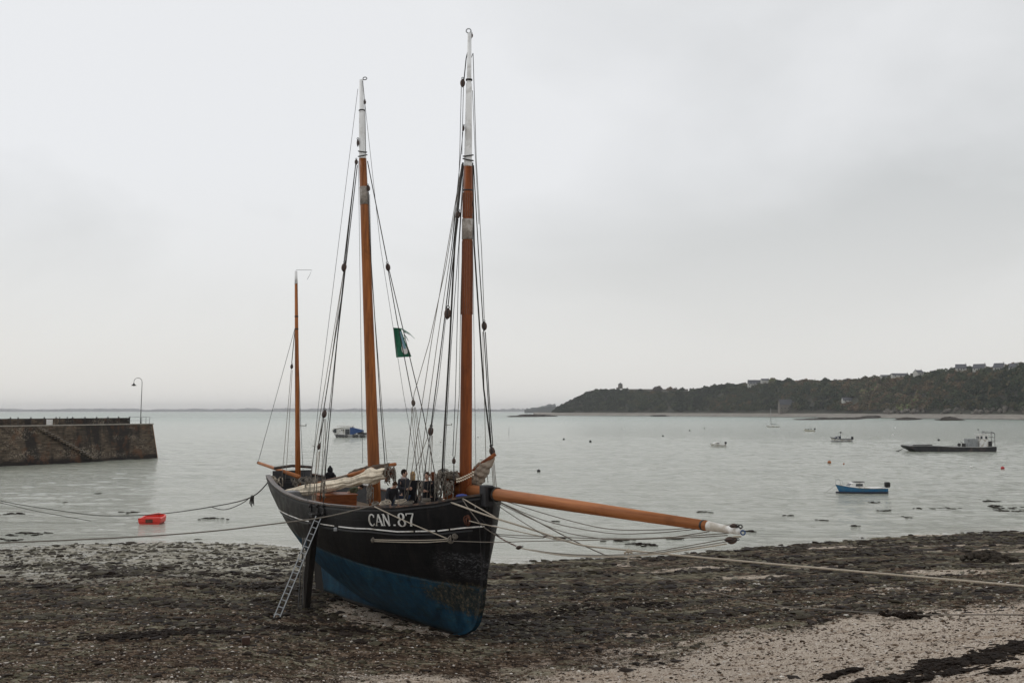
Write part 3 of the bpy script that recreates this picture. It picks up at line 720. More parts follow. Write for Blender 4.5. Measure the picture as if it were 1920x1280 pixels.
# vertical chafing battens on the foremast
mb = MB(); ax = (fm - fb).normalized()
for (y0, y1) in ((362, 408), (452, 590)):
    for k in range(16):
        a = 2 * math.pi * k / 16
        ts = [(955 - y) / (955 - 312) for y in (y0, y1)]
        pp = []
        for t in (ts[0], ts[1]):
            c = lerp(fb, fm, t); r = interp(t, [0, .1, .35, .7, 1], [.185, .182, .172, .15, .128]) + .004
            pp.append(c + Vector((math.cos(a) * r, math.sin(a) * r, 0)))
        mb.tube(pp, .016, 5)
M['batten'] = simple('dark_batten_wood', (0.15, 0.05, 0.02), 0.5, 0.4, 20)
part(mb, 'chafing_batten', M['batten'], foremast)
def mast_band(b, m, py, py0, py1, r, h, mat, name='mast_band', parent=None, n=20):
    t = (py0 - py) / (py0 - py1); c = lerp(b, m, t); d = (m - b).normalized() * (h / 2)
    mb = MB(); mb.tube([c - d, c + d], r, n); part(mb, name, mat, parent, smooth=True)
mast_band(fb, fm, 430, 955, 312, .166, .60, M['leather'], 'leather_wrap', foremast)
mast_band(fb, fm, 357, 955, 312, .140, .04, M['iron'], parent=foremast); mast_band(fm, ft, 150, 312, 62, .098, .05, M['iron'], parent=foremast)
mast_band(mb_, mm_, 370, 965, 298, .154, .65, M['leather'], 'leather_wrap', mainmast); mast_band(mm_, mt_, 208, 298, 150, .115, .04, M['iron'], parent=mainmast)
mast_band(zb1, zm1, 594, 930, 532, .078, .05, M['iron'], parent=mizzen); mast_band(zb1, zm1, 618, 930, 532, .08, .05, M['iron'], parent=mizzen)
for (c, r, par) in ((lerp(fm, ft, .05), .14, foremast), (lerp(fm, ft, .08), .135, foremast), (lerp(mm_, mt_, .04), .15, mainmast), (lerp(mm_, mt_, .09), .14, mainmast)):
    mb = MB(); mb.torus(c, r + .01, .022, Matrix.Rotation(R(random.uniform(-14, 14)), 3, 'Y') @ Matrix.Rotation(R(14), 3, 'X'), 20, 6); part(mb, 'rope_collar', M['rope_dark'], par, smooth=True)
mb = MB(); mb.torus(ft + Vector((-.03, 0, .06)), .07, .018, Matrix.Rotation(R(80), 3, 'X')); part(mb, 'truck_ring', M['galv'], foremast, True)
mb = MB(); mb.torus(mt_ + Vector((.13, 0, .05)), .07, .016, Matrix.Rotation(R(60), 3, 'X')); part(mb, 'truck_ring', M['iron'], mainmast, True)

# bowsprit: out over the port side of the stem
bs0 = P(838, 912, 33.7); bs1 = P(922, 925, 31.2); bs2 = P(1328, 985.5, 23.1); bs3 = P(1387, 996, 22.5)
M['bowwood'] = wood('varnished_bowsprit_wood', (0.24, 0.075, 0.022), (0.46, 0.180, 0.064), tuple((bs2 - bs1).normalized()), 0.4)
bowsprit = mastpart('bowsprit', [bs0, bs1, lerp(bs1, bs2, .45), bs2], [.17, .172, .155, .108], M['bowwood'])
mastpart('white_end', [bs2, lerp(bs2, bs3, .03), lerp(bs2, bs3, .75), bs3], [.108, .10, .072, .066], M['white'], parent=bowsprit)
for t in (0.01, .035):
    mb = MB(); c = lerp(bs1, bs2, t); d = (bs2 - bs1).normalized(); mb.torus(c, .185, .022, d.to_track_quat('Z', 'Y').to_matrix(), 22, 6); part(mb, 'rope_lashing', M['rope_dark'], bowsprit, True)
mb = MB(); mb.torus(lerp(bs2, bs3, .98) + Vector((.03, 0, .10)), .035, .014, Matrix.Rotation(R(70), 3, 'X')); mb.ball(lerp(bs2, bs3, .9) + Vector((0, 0, .09)), (.05, .04, .03), 8, 5); part(mb, 'end_shackle', M['iron'], bowsprit, True)
mb = MB(); mb.torus(P(1393, 998, 22.45), .045, .014, Matrix.Rotation(R(75), 3, 'X')); part(mb, 'blue_shackle', simple('blue_rope', (0.02, 0.06, 0.16), .7), bowsprit, True)
# boomkin at the stern
mastpart('boomkin', [P(560, 893, 44.0), P(484, 867, 48.5)], [.085, .06], M['bowwood'], 12)
mb = MB(); mb.tube([P(488, 868.4, 48.3), P(484, 867, 48.5)], .066, 12); part(mb, 'boomkin_cap', M['iron'], smooth=True)

# ---- rigging
def poly(pts, Y0, Y1):
    n = len(pts); L = [0]
    for i in range(1, n): L.append(L[-1] + math.hypot(pts[i][0] - pts[i - 1][0], pts[i][1] - pts[i - 1][1]))
    return [P(p[0], p[1], 1 / (1 / Y0 + (1 / Y1 - 1 / Y0) * l / L[-1])) for p, l in zip(pts, L)]
def smoothpts(pts, k=5):
    if len(pts) < 3: return pts
    out = []
    for i in range(len(pts) - 1):
        p0 = pts[max(i - 1, 0)]; p1 = pts[i]; p2 = pts[i + 1]; p3 = pts[min(i + 2, len(pts) - 1)]
        for j in range(k):
            t = j / k; out.append(0.5 * ((2 * p1) + (p2 - p0) * t + (2 * p0 - 5 * p1 + 4 * p2 - p3) * t * t + (3 * p1 - p0 - 3 * p2 + p3) * t ** 3))
    out.append(pts[-1]); return out
def rope(name, pts, Y0, Y1, r, mat='rope_dark', sm=False, parent=None):
    pp = poly(pts, Y0, Y1); pp = smoothpts(pp) if sm else pp
    mb = MB(); mb.tube(pp, r, 6); return part(mb, name, M[mat], parent, smooth=True)
def pulley(px, py, Y, h, ang=0, w=.62, mat='block'):
    T = Matrix.Rotation(R(ang), 3, 'Y'); c = P(px, py, Y); mb = MB()
    mb.ball(c, (h * w / 2, h * .22, h / 2), 12, 8, T); o = part(mb, 'pulley_block', M[mat], smooth=True)
    mb = MB(); mb.torus(c + T @ Vector((0, 0, h * .58)), h * .13, h * .045, Matrix.Rotation(R(90), 3, 'X'), 10, 5); mb.torus(c, h * .5, h * .05, T @ Matrix.Rotation(R(90), 3, 'Y') @ Matrix.Diagonal((1.05, .5, 1)), 16, 5); part(mb, 'block_strop', M['iron'], o, True)
T1, T2, T3 = .011, .017, .03
YS = 36.6   # starboard rail abreast the mainmast
Yp = 39.6   # port rail abreast the mainmast
# mainmast, starboard side
rope('halyard', [(671, 167), (627, 520), (597, 760), (580, 935)], YM + .8, YS + .2, T1 * .8, 'wire')
rope('shroud', [(668, 300), (645, 492)], YM + .6, YS + 1.1, T2 * 1.1)
pulley(645, 501, YS + 1.05, .30, 8)
rope('shroud', [(667, 306), (640, 560), (607, 768)], YM + .6, YS + .3, T2)
pulley(608, 776, YS + .3, .27, 10)
rope('shroud', [(644, 510), (603, 760), (584, 880), (577, 938)], YS + 1, YS + .3, T1, 'rope_grey'); rope('shroud', [(644, 510), (618, 700), (594, 850), (588, 938)], YS + 1, YS, T1, 'rope_grey')
rope('shroud', [(645, 510), (626, 690), (605, 880), (601, 938)], YS + 1, YS, T1); rope('shroud', [(670, 310), (632, 640), (612, 860), (606, 942)], YM + .6, YS - .2, T2, 'rope_dark')
rope('shroud', [(607, 785), (598, 828)], YS + .3, YS + .2, T2); pulley(598, 837, YS + .2, .20, 10)
for x0, x1 in ((606, 591), (609, 600), (611, 608)): rope('tackle_fall', [(x0, 785), (x1, 936)], YS + .3, YS, T1, 'rope_grey')
for x0, x1 in ((597, 586), (599, 592)): rope('tackle_fall', [(x0, 846), (x1, 938)], YS + .2, YS, T1, 'rope_pale')
rope('halyard', [(672, 302), (675, 520), (680, 868)], YM + .4, YM - .4, T1 * .8, 'wire')
# mainmast, port side
rope('halyard', [(684, 192), (713, 460), (737, 613), (757, 741), (777, 850), (787, 925)], YM + .9, Yp, T1 * .8, 'wire')
rope('shroud', [(689, 302), (726, 490)], YM + .7, Yp - .6, T2 * 1.1); pulley(727.5, 501, Yp - .6, .28, -10)
rope('shroud', [(728, 508), (745, 604), (760, 679), (773, 746)], Yp - .6, Yp - .2, T2); pulley(775, 755, Yp - .2, .24, -6)
rope('shroud', [(730, 508), (754, 610), (793, 772), (812, 870), (820, 915)], Yp - .6, Yp - .2, T2)
for a, b in ((771, 786), (774, 792), (777, 799), (779, 806)): rope('tackle_fall', [(a, 763), (b, 928)], Yp - .2, Yp - .3, T1, 'rope_grey')
rope('halyard', [(691, 360), (694, 460), (712, 741), (722, 872)], YM + .6, YM - .2, T2); rope('halyard', [(693, 365), (697, 520), (716, 760), (727, 880)], YM + .6, YM - .1, T1, 'rope_grey')
pulley(690.5, 353, YM + .6, .22, -8); pulley(684, 192, YM + .9, .16); pulley(671, 268, YM + .7, .26, 0, .35); pulley(668, 304, YM + .6, .20, 0)
rope('halyard', [(680, 152), (684, 190), (686, 290)], YM + .85, YM + .55, T1)
# foremast, starboard side
Yf = 32.4
rope('halyard', [(884, 70), (874, 110), (870, 150)], Yf - .8, Yf - .7, T2); pulley(867.5, 156, Yf - .7, .24, 0); pulley(884, 67, Yf - .75, .15)
rope('halyard', [(865, 162), (862, 290), (858, 395)], Yf - .7, Yf - .6, T1, 'wire'); rope('halyard', [(869, 162), (866, 290)], Yf - .7, Yf - .6, T1, 'wire')
pulley(869, 241, Yf - .7, .17, 5, .4); rope('halyard', [(868, 248), (863, 300), (860, 330), (846, 470)], Yf - .7, Yf - .5, T1)
pulley(858.5, 403, Yf - .5, .24, 10)
rope('halyard', [(866, 308), (840, 460), (810, 635), (776, 857), (764, 935)], Yf - .4, Yf + .3, T1, 'rope_grey')
rope('shroud', [(866, 308), (847, 460), (819, 647), (790, 857), (779, 938)], Yf - .4, Yf + .1, T1, 'rope_grey')
rope('shroud', [(866, 308), (850, 460), (829, 635), (808, 800)], Yf - .4, Yf - .1, T2); pulley(807.5, 808, Yf - .1, .27, 6)
for a, b in ((803, 757), (806, 788), (809, 800), (811, 806)): rope('tackle_fall', [(a, 816), (b, 938)], Yf - .1, Yf + .1, T1, 'rope_grey')
rope('shroud', [(868, 305), (858, 400), (852, 470), (843, 647), (832, 830), (827, 930)], Yf - .4, Yf - .2, T3)
rope('shroud', [(869, 310), (860, 460), (846, 647), (834, 850), (831, 930)], Yf - .4, Yf - .2, T1)
rope('halyard', [(859, 411), (848, 500), (840, 575)], Yf - .5, Yf - .4, T2); pulley(839, 588, Yf - .4, .32, 4)
rope('halyard', [(870, 320), (861, 460), (854, 741), (849, 855)], Yf - .4, Yf - .4, T1); rope('halyard', [(871, 320), (864, 560), (861, 741), (853, 857)], Yf - .4, Yf - .4, T1, 'rope_grey')
pulley(851, 864, Yf - .5, .18, 0); rope('tackle_fall', [(851, 871), (851, 925)], Yf - .5, Yf - .5, T2)
rope('halyard', [(867, 308), (836, 500), (805, 640), (776, 740), (757, 941)], Yf - .4, Yf + .6, T1, 'rope_grey')
rope('halyard', [(836, 595), (822, 720), (800, 860), (791, 940)], Yf - .4, Yf, T1, 'wire')
# foremast, port side
Yq = 34.6
rope('shroud', [(886, 305), (889, 460), (907, 729), (921, 838)], Yf - .3, Yq, T3 * .9); pulley(923, 846, Yq - .2, .30, -12)
rope('halyard', [(883, 110), (887, 100), (893, 300), (903, 470), (908, 598)], Yf - .7, Yq - .2, T1, 'wire'); pulley(908, 611, Yq - .2, .28, -5)
rope('halyard', [(910, 622), (917, 740), (924, 835)], Yq - .2, Yq - .1, T2); rope('halyard', [(905, 622), (911, 857), (915, 905)], Yq - .2, Yq - .1, T1, 'rope_grey')
rope('shroud', [(888, 310), (897, 470), (912, 700), (921, 836)], Yf - .3, Yq, T2); rope('halyard', [(886, 400), (888, 585), (892, 857), (893, 908)], Yf - .5, Yf - .3, T1 * .8, 'wire')
rope('shroud', [(886, 170), (891, 290), (898, 420)], Yf - .7, Yq - .3, T1 * .8, 'wire')
pulley(886.5, 382, Yf - .5, .16, 0, .5)
for a, b in ((921, 926), (923, 929), (925, 932)): rope('tackle_fall', [(a, 853), (b, 925)], Yq - .2, 31.4, T1 * 1.1, 'rope_grey')
# mizzen
rope('stay', [(553, 615), (484, 866)], YZ + .2, 48.4, T1, 'wire'); rope('shroud', [(553, 618), (547, 680)], YZ + .2, YZ - .2, T2); pulley(547, 687, YZ - .2, .20, 4)
rope('shroud', [(546, 693), (530, 882), (527, 905)], YZ - .2, YZ - .7, T1, 'rope_grey'); rope('shroud', [(548, 693), (537, 880), (534, 905)], YZ - .2, YZ - .6, T1, 'rope_grey'); rope('shroud', [(558, 620), (564, 800), (569, 898)], YZ + .2, YZ + .6, T1, 'wire')
# bowsprit gear
rope('bowsprit_shroud', [(932, 934), (950, 940), (1037, 967), (1133, 990), (1217, 993), (1288, 990), (1369, 983)], 31, 22.7, T1, 'rope_grey', True)
rope('bowsprit_shroud', [(932, 938), (1020, 975), (1133, 998), (1217, 999), (1290, 993), (1358, 984)], 31, 22.9, T1, 'rope_grey', True)
rope('bowsprit_shroud', [(932, 942), (1037, 990), (1105, 1006), (1161, 1011), (1246, 1008), (1330, 996)], 31, 23.2, T1, 'rope_grey', True)
rope('bowsprit_shroud', [(850, 1014), (928, 1016), (1000, 1014), (1100, 1012), (1230, 1008), (1366, 999)], 30.9, 22.7, T1 * 1.1, 'rope_grey', True)
rope('bowsprit_shroud', [(926, 1001), (1020, 1005), (1133, 1009), (1274, 1008), (1364, 1003)], 31, 22.7, T1 * 1.1, 'rope_grey', True)
rope('tackle_fall', [(926, 1003), (975, 1008), (1020, 1008)], 31, 29, T1, 'rope_grey'); rope('tackle_fall', [(930, 945), (975, 975), (1022, 1004)], 31, 29, T1, 'rope_grey'); pulley(1022, 1005, 29, .10, 70)
for dy, rr, mt in ((0, T1, 'rope_grey'), (5, T1, 'rope_grey'), (9, T2, 'rope_pale')):
    rope('bobstay', [(976, 1027), (1049, 1037 + dy * .3), (1133, 1040 + dy * .4), (1217, 1035 + dy * .5), (1288, 1023 + dy * .8), (1362, 1010 + dy)], 30, 22.7, rr, mt, True)
def chain(name, pts, Y0, Y1, link, mat='iron', parent=None):
    pp = smoothpts(poly(pts, Y0, Y1), 8); mb = MB(); acc = 0; last = pp[0]; k = 0
    for i in range(1, len(pp)):
        seg = pp[i] - pp[i - 1]; d = seg.length; s = 0
        while acc + (d - s) >= link * 1.5:
            s += link * 1.5 - acc; acc = 0; c = pp[i - 1] + seg.normalized() * s
            q = seg.to_track_quat('X', 'Z').to_matrix() @ Matrix.Rotation(R(90 * (k % 2)), 3, 'X') @ Matrix.Diagonal((1.5, .8, 1)); k += 1
            mb.torus(c, link * .62, link * .19, q, 8, 4)
        acc += d - s
    return part(mb, name, M[mat], parent)
chain('bobstay_chain', [(928, 1001), (945, 1012), (969, 1024)], 31, 30.1, .045, 'rust'); pulley(973, 1026, 30, .17, 75)
chain('stem_chain', [(899, 985), (902, 1040), (904, 1100), (905, 1132)], 30.85, 31.1, .03)
# blocks at the bowsprit end
mb = MB()
for t in (.985,): c = lerp(bs1, bs2, t); d = (bs2 - bs1).normalized(); rr_ = interp(t, [0, .45, 1], [.172, .155, .108]) + .006; mb.tube([c - d * .03, c + d * .03], rr_, 18)
part(mb, 'iron_band', M['iron'], bowsprit, True)
for (x, y, h, a) in ((1375, 985, .15, 80), (1368, 1011, .20, 85), (1374, 1014, .19, 70)): pulley(x, y, 22.5, h, a, .6)
rope('strop', [(1374, 1006), (1390, 1005)], 22.5, 22.5, .02, 'rope_pale')
# rope loops along the starboard bow
def hrope(name, pts, r, mat='rope_pale', out=.05, sag=0, parent=None):
    pp = []
    for (px, py) in pts:
        u, z = uz_at(px, py); pp.append(BF(u, halfb(u, z) + out, z))
    pp = smoothpts(pp, 6); mb = MB(); mb.tube(pp, r, 6); return part(mb, name, M[mat], parent, smooth=True)
hrope('fender_line', [(700, 1011), (750, 1012), (800, 1012), (846, 1010)], .016); hrope('fender_line', [(700, 1014), (750, 1015.5), (800, 1016), (848, 1013)], .016)
hrope('fender_line', [(707, 949), (760, 974), (810, 995), (846, 1010)], .017, out=.09)
for (px, py, s) in ((702, 1012, .05), (848, 1010, .09), (856, 1005, .06), (878, 975, .10)):
    u, z = uz_at(px, py); mb = MB(); c = BF(u, halfb(u, z) + .05, z)
    for k in range(4): mb.torus(c + Vector((random.uniform(-.03, .03), -.01, random.uniform(-.03, .03))), s, .018, Matrix.Rotation(R(random.uniform(50, 110)), 3, 'X') @ Matrix.Rotation(random.uniform(0, 2), 3, 'Y'), 12, 5)
    part(mb, 'lashing', M['rust'] if px > 870 else M['rope_grey'], smooth=True)
u, z = uz_at(877, 975); mb = MB(); mb.torus(BF(u, halfb(u, z) + .01, z), .13, .035, (Matrix.Rotation(TH, 3, 'Z') @ Matrix.Rotation(R(90), 3, 'Y')), 18, 6); part(mb, 'hawse_pipe', M['rust'], smooth=True)
chain('anchor_chain', [(899, 970), (920, 990), (935, 1004)], 30.9, 30.8, .03, 'iron')

# ---- support leg with its tackle
lt = P(590, 962, 36.35); lb_ = P(573, 1147, 37.0); lb_.z = gz(lb_.x, lb_.y) + .03
mb = MB(); mb.tube([lb_, lerp(lb_, lt, .4), lt], [.145, .155, .17], 4); leg = part(mb, 'support_leg', M['darkwood'])
mb = MB(); mb.box(lb_ + Vector((0, 0, .02)), (.42, .42, .07), .4, bev=.015); part(mb, 'foot_pad', M['darkwood'], leg)
mb = MB(); mb.box(lerp(lb_, lt, .98), (.3, .3, .12), TH, bev=.02); mb.box(lerp(lb_, lt, .9), (.32, .32, .06), TH, bev=.02); part(mb, 'leg_clamp', M['iron'], leg)
for (x0, x1, mt) in ((570, 562, 'rope_grey'), (573, 566, 'wire'), (567, 570, 'rope_grey'), (571, 559, 'wire')):
    rope('leg_tackle', [(x0, 1008), ((x0 + x1) / 2 + random.uniform(-3, 3), 1070), (x1, 1140)], 36.4, 36.7, .013, mt, True, leg)
chain('leg_chain', [(569, 1015), (565, 1070), (561, 1128)], 36.3, 36.6, .035, 'iron', leg)
# chain plates and shroud lashings down the hull side
for px in (584, 597, 608):
    u, z = uz_at(px, 958); mb = MB(); mb.box(BF(u, halfb(u, z) + .02, z), (.05, .05, .45), TH); mb.ball(BF(u, halfb(u, z + .2) + .05, z + .18), .06, 8, 6); mb.ball(BF(u, halfb(u, z - .1) + .05, z - .08), .06, 8, 6); part(mb, 'chain_plate', M['iron'], smooth=False)

# ---- deck gear
def canvas(name, c, dark=.55):
    m = MT(name, 0.9, 0.15); p = m.coord('pos'); f = m.noise(m.scaled(p, (1, 1, 1)), 5, 6, 0.65, .5)
    m.color(m.ramp(f, [(0.3, tuple(q * dark for q in c)), (0.65, c)])); m.bump(f, 0.6, 0.05); return m.mat
M['sail'] = canvas('cream_sailcloth', (0.82, 0.72, 0.57), .6); M['sailgrey'] = canvas('weathered_sailcloth', (0.34, 0.28, 0.22), .55); M['tarp'] = canvas('brown_canvas', (0.115, 0.085, 0.065), .6)
def bundle(name, pts, Y0, Y1, rr, mat, folds=7, seed=0, amp=.22, parent=None, n=56, open_end=False):
    pp = smoothpts(poly(pts, Y0, Y1), 8); mbx = MB(); N = len(pp); rg = random.Random(seed); vs = []; fs = []
    ph = [rg.uniform(0, 6.28) for _ in range(folds)]
    for i, p in enumerate(pp):
        t = i / (N - 1); d = (pp[min(i + 1, N - 1)] - pp[max(i - 1, 0)]).normalized(); x = d.cross(Vector((0, 0, 1))).normalized(); y = x.cross(d)
        r = interp(t, [k / (len(rr) - 1) for k in range(len(rr))], rr)
        for k in range(n):
            a = 2 * math.pi * k / n
            q = 1 + amp * (abs(math.sin(a * 3.5 + ph[0] + 2.5 * t)) ** .6 - .6) + amp * .55 * (abs(math.sin(a * 6 + ph[1] + 11 * t)) ** .5 - .5) + .16 * amp / .3 * math.sin(31 * t + 2 * a + ph[2]) * math.sin(9 * t + ph[3])
            vs.append(p + x * math.cos(a) * r * q + y * math.sin(a) * r * q)
    for i in range(N - 1):
        for k in range(n): fs.append((i * n + k, i * n + (k + 1) % n, (i + 1) * n + (k + 1) % n, (i + 1) * n + k))
    fs.append(tuple(reversed(range(n))))
    if not open_end: fs.append(tuple((N - 1) * n + k for k in range(n)))
    else:
        b = len(vs); c = pp[-1]; d = (pp[-1] - pp[-3]).normalized()
        vs += [c + (Vector(vs[(N - 1) * n + k]) - c) * .72 for k in range(n)]; vs += [c - d * .35 + (Vector(vs[(N - 1) * n + k]) - c) * .6 for k in range(n)]
        for k in range(n):
            k2 = (k + 1) % n; fs.append(((N - 1) * n + k, (N - 1) * n + k2, b + k2, b + k)); fs.append((b + k, b + k2, b + n + k2, b + n + k))
        fs.append(tuple(b + n + k for k in range(n)))
    mbx.add(vs, fs); return part(mbx, name, mat, parent, smooth=True)
sail = bundle('furled_sail', [(537, 921), (560, 919), (585, 917), (607, 913), (628, 909), (646, 904), (660, 903), (678, 897), (692, 893), (703, 891), (712, 889), (723, 887)], 42.5, 36.4, [.06, .13, .16, .16, .17, .12, .16, .14, .21, .21, .15, .14], M['sail'], seed=2, amp=.42, open_end=True)
for (x, y) in ((646, 904), (680, 897), (600, 914), (570, 918)):
    c = P(x, y, interp(x, [543, 725], [42.5, 36.4])); mb = MB(); mb.torus(c, .175, .012, Matrix.Rotation(R(90), 3, 'Y') @ Matrix.Rotation(R(12), 3, 'X'), 18, 5); part(mb, 'sail_tie', M['rope_grey'], sail, True)
yard = mastpart('yard', poly([(560, 915), (601, 905), (644, 895), (665, 888), (700, 877), (741, 870)], 42.0, 37.0), [.06, .075, .085, .08, .06], M['bowwood'], 12)
bundle('brown_canvas_wrap', [(655, 889), (664, 886), (675, 883), (687, 880), (700, 877), (712, 875), (730, 872)], 39.4, 37.2, [.06, .09, .10, .10, .085, .08, .07], M['tarp'], seed=5, amp=.3, parent=yard)
for k in range(26):
    t = .05 + .35 * k / 26; c = lerp(P(600, 907, 40.5), P(741, 871, 36.7), t); mb = MB() if k == 0 else mb; mb.torus(c, .085, .014, Matrix.Rotation(R(70), 3, 'Y'), 10, 4)
part(mb, 'yard_lacing', M['rope_grey'], yard, True)
# hanging tangle of lines at the yard end, and by the foremast
def tangle(name, px0, py0, px1, py1, Y, n, r, mat, seed, hang=True):
    rg = random.Random(seed); mb = MB()
    for k in range(n):
        x = rg.uniform(px0, px1); y = py0 + rg.uniform(0, .3) * (py1 - py0); pts = [(x, y)]
        for j in range(5): x += rg.uniform(-4, 4); y += (py1 - py0) * rg.uniform(.08, .2); pts.append((min(max(x, px0), px1), y))
        YY = Y + rg.uniform(-.3, .3); mb.tube(smoothpts([P(a, b, YY + rg.uniform(-.08, .08)) for a, b in pts], 4), r, 5)
    return part(mb, name, M[mat], smooth=True)
tangle('hanging_lines', 722, 872, 742, 905, 36.6, 26, .018, 'rope_grey', 4); tangle('hanging_lines', 724, 874, 738, 900, 36.5, 12, .02, 'rust', 5)
tangle('belayed_lines', 815, 885, 836, 935, 32.3, 34, .014, 'rope_grey', 6); tangle('belayed_lines', 784, 900, 792, 938, 32.8, 8, .013, 'rope_grey', 8); tangle('belayed_lines', 836, 900, 850, 934, 32.0, 14, .014, 'rope_grey', 9)
tangle('belayed_lines', 545, 893, 562, 915, 44.2, 18, .015, 'rope_grey', 10); tangle('belayed_lines', 572, 892, 600, 918, 41, 30, .014, 'rope_grey', 11); tangle('belayed_lines', 605, 890, 612, 935, 36.4, 6, .012, 'rope_grey', 12)
tangle('belayed_lines', 688, 905, 700, 944, 36.0, 12, .014, 'rope_grey', 13); tangle('belayed_lines', 508, 892, 530, 915, 44.6, 16, .02, 'rope_pale', 14)
# coils of rope on the rail and deck edge
def coil(px, py, Y, rad, n, mat, tilt, seed):
    rg = random.Random(seed); mb = MB(); c = P(px, py, Y)
    for k in range(max(3, n - 2)): mb.torus(c + Vector((rg.uniform(-.03, .03), rg.uniform(-.03, .03), k * .02 - .03)), rad * rg.uniform(.7, 1.0), .011, Matrix.Rotation(R(tilt + rg.uniform(-8, 8)), 3, 'X') @ Matrix.Rotation(R(rg.uniform(-10, 10)), 3, 'Y') @ Matrix.Diagonal((1.2, .9, 1)), 20, 5)
    part(mb, 'rope_coil', M[mat], smooth=True)
coil(720, 943, 33.1, .11, 6, 'rope_pale', 20, 1); coil(726, 941, 33.0, .10, 5, 'rope_pale', 60, 2); coil(752, 941, 32.75, .13, 7, 'rope_pale', 12, 3); coil(765, 943, 32.6, .13, 6, 'rope_grey', 8, 4); coil(798, 938, 32.3, .12, 7, 'rope_grey', 10, 5)
coil(831, 884, 32.2, .13, 6, 'rope_grey', 30, 6); coil(705, 943, 33.4, .10, 4, 'rope_grey', 20, 7); coil(590, 903, 42, .16, 6, 'rope_grey', 70, 8); coil(570, 900, 42.6, .16, 6, 'rope_grey', 60, 9)
tangle('belayed_lines', 820, 882, 858, 893, 32.2, 20, .016, 'rope_grey', 15)
# foresail bundle with its yard and parrel beads
bundle('furled_foresail', [(884, 908), (890, 899), (897, 890), (905, 879), (915, 868), (926, 856)], 32.75, 32.7, [.16, .22, .21, .19, .13, .04], M['sailgrey'], seed=8, amp=.35)
bundle('furled_foresail', [(822, 888), (840, 890), (856, 894), (866, 902)], 32.8, 32.5, [.08, .09, .09, .08], M['sailgrey'], seed=9, amp=.3)
mastpart('yard', poly([(850, 906), (880, 890), (905, 868), (929, 851)], 32.85, 32.6), [.07, .075, .07, .055], M['mastwood'], 12)
for row, (dy, Yo) in enumerate(((0, 31.85), (5, 31.82))):
    for k in range(9):
        t = k / 8; x = 857 + 30 * t; y = 898 + dy - 13 * t ** 1.3
        mb = MB(); mb.ball(P(x, y, Yo + .04 * abs(t - .5)), .027, 8, 6); part(mb, 'parrel_bead', M['sail'], smooth=True)
rope('parrel_line', [(858, 898), (872, 894), (887, 885)], 31.87, 31.87, .012); rope('parrel_line', [(858, 903), (872, 899), (887, 890)], 31.84, 31.84, .012)
mb = MB(); mb.ball(P(866, 929, 31.3), (.16, .08, .05), 12, 7, None, .2); part(mb, 'blue_rag', simple('blue_cloth', (0.04, 0.06, 0.22), .9), smooth=True)
# deckhouse, hatch, windlass
mb = MB()
hx = P(629, 938, 39.6)
poly_ = [(-.80, -.55), (.80, -.55), (.80, .35), (.5, .62), (0, .72), (-.5, .62), (-.80, .35)]
Rz = Matrix.Rotation(R(18), 3, 'Z')
mb.prism(poly_, -.45, .20, lambda x, y, z: Vector((hx.x, hx.y, hx.z)) + Rz @ Vector((x * .83, y, z)))
house = part(mb, 'deckhouse', M['housewood'])
mb = MB(); mb.prism([(a * 1.06, b * 1.06) for a, b in poly_], .203, .25, lambda x, y, z: Vector((hx.x, hx.y, hx.z)) + Rz @ Vector((x * .83, y, z))); part(mb, 'deckhouse_roof', M['housewood'], house)
for k, zz_ in enumerate((-.02, .10)):
    mb = MB(); mb.prism([(a * 1.02, b * 1.02) for a, b in poly_], zz_, zz_ + .025, lambda x, y, z: Vector((hx.x, hx.y, hx.z)) + Rz @ Vector((x * .83, y, z))); part(mb, 'trim_band', M['mastwood'], house)
mb = MB(); mb.box(P(559, 932, 41.5), (.9, .6, .5), .5, bev=.03); part(mb, 'hatch', simple('grey_paint', (.2, .2, .21), .6), None)
mb = MB(); mb.box(P(846, 912, 32.9), (.5, .12, .85), .5, bev=.02); part(mb, 'windlass_post', M['mastwood'])
mb = MB(); mb.box(P(851, 900, 32.9) + Vector((0, 0, 0)), (.9, .15, .12), .2, bev=.02); part(mb, 'pin_rail', M['block'])
mb = MB(); mb.tube([BF(16.85, -.8, 5.66), BF(16.9, 0, 5.74), BF(16.85, .8, 5.66)], .06, 8); part(mb, 'taffrail', M['railcap'], smooth=True)
mb = MB(); mb.tube([P(524, 897, 45.4), P(560, 897, 45), P(600, 899, 43)], .04, 8); part(mb, 'port_rail', M['iron'], smooth=True)

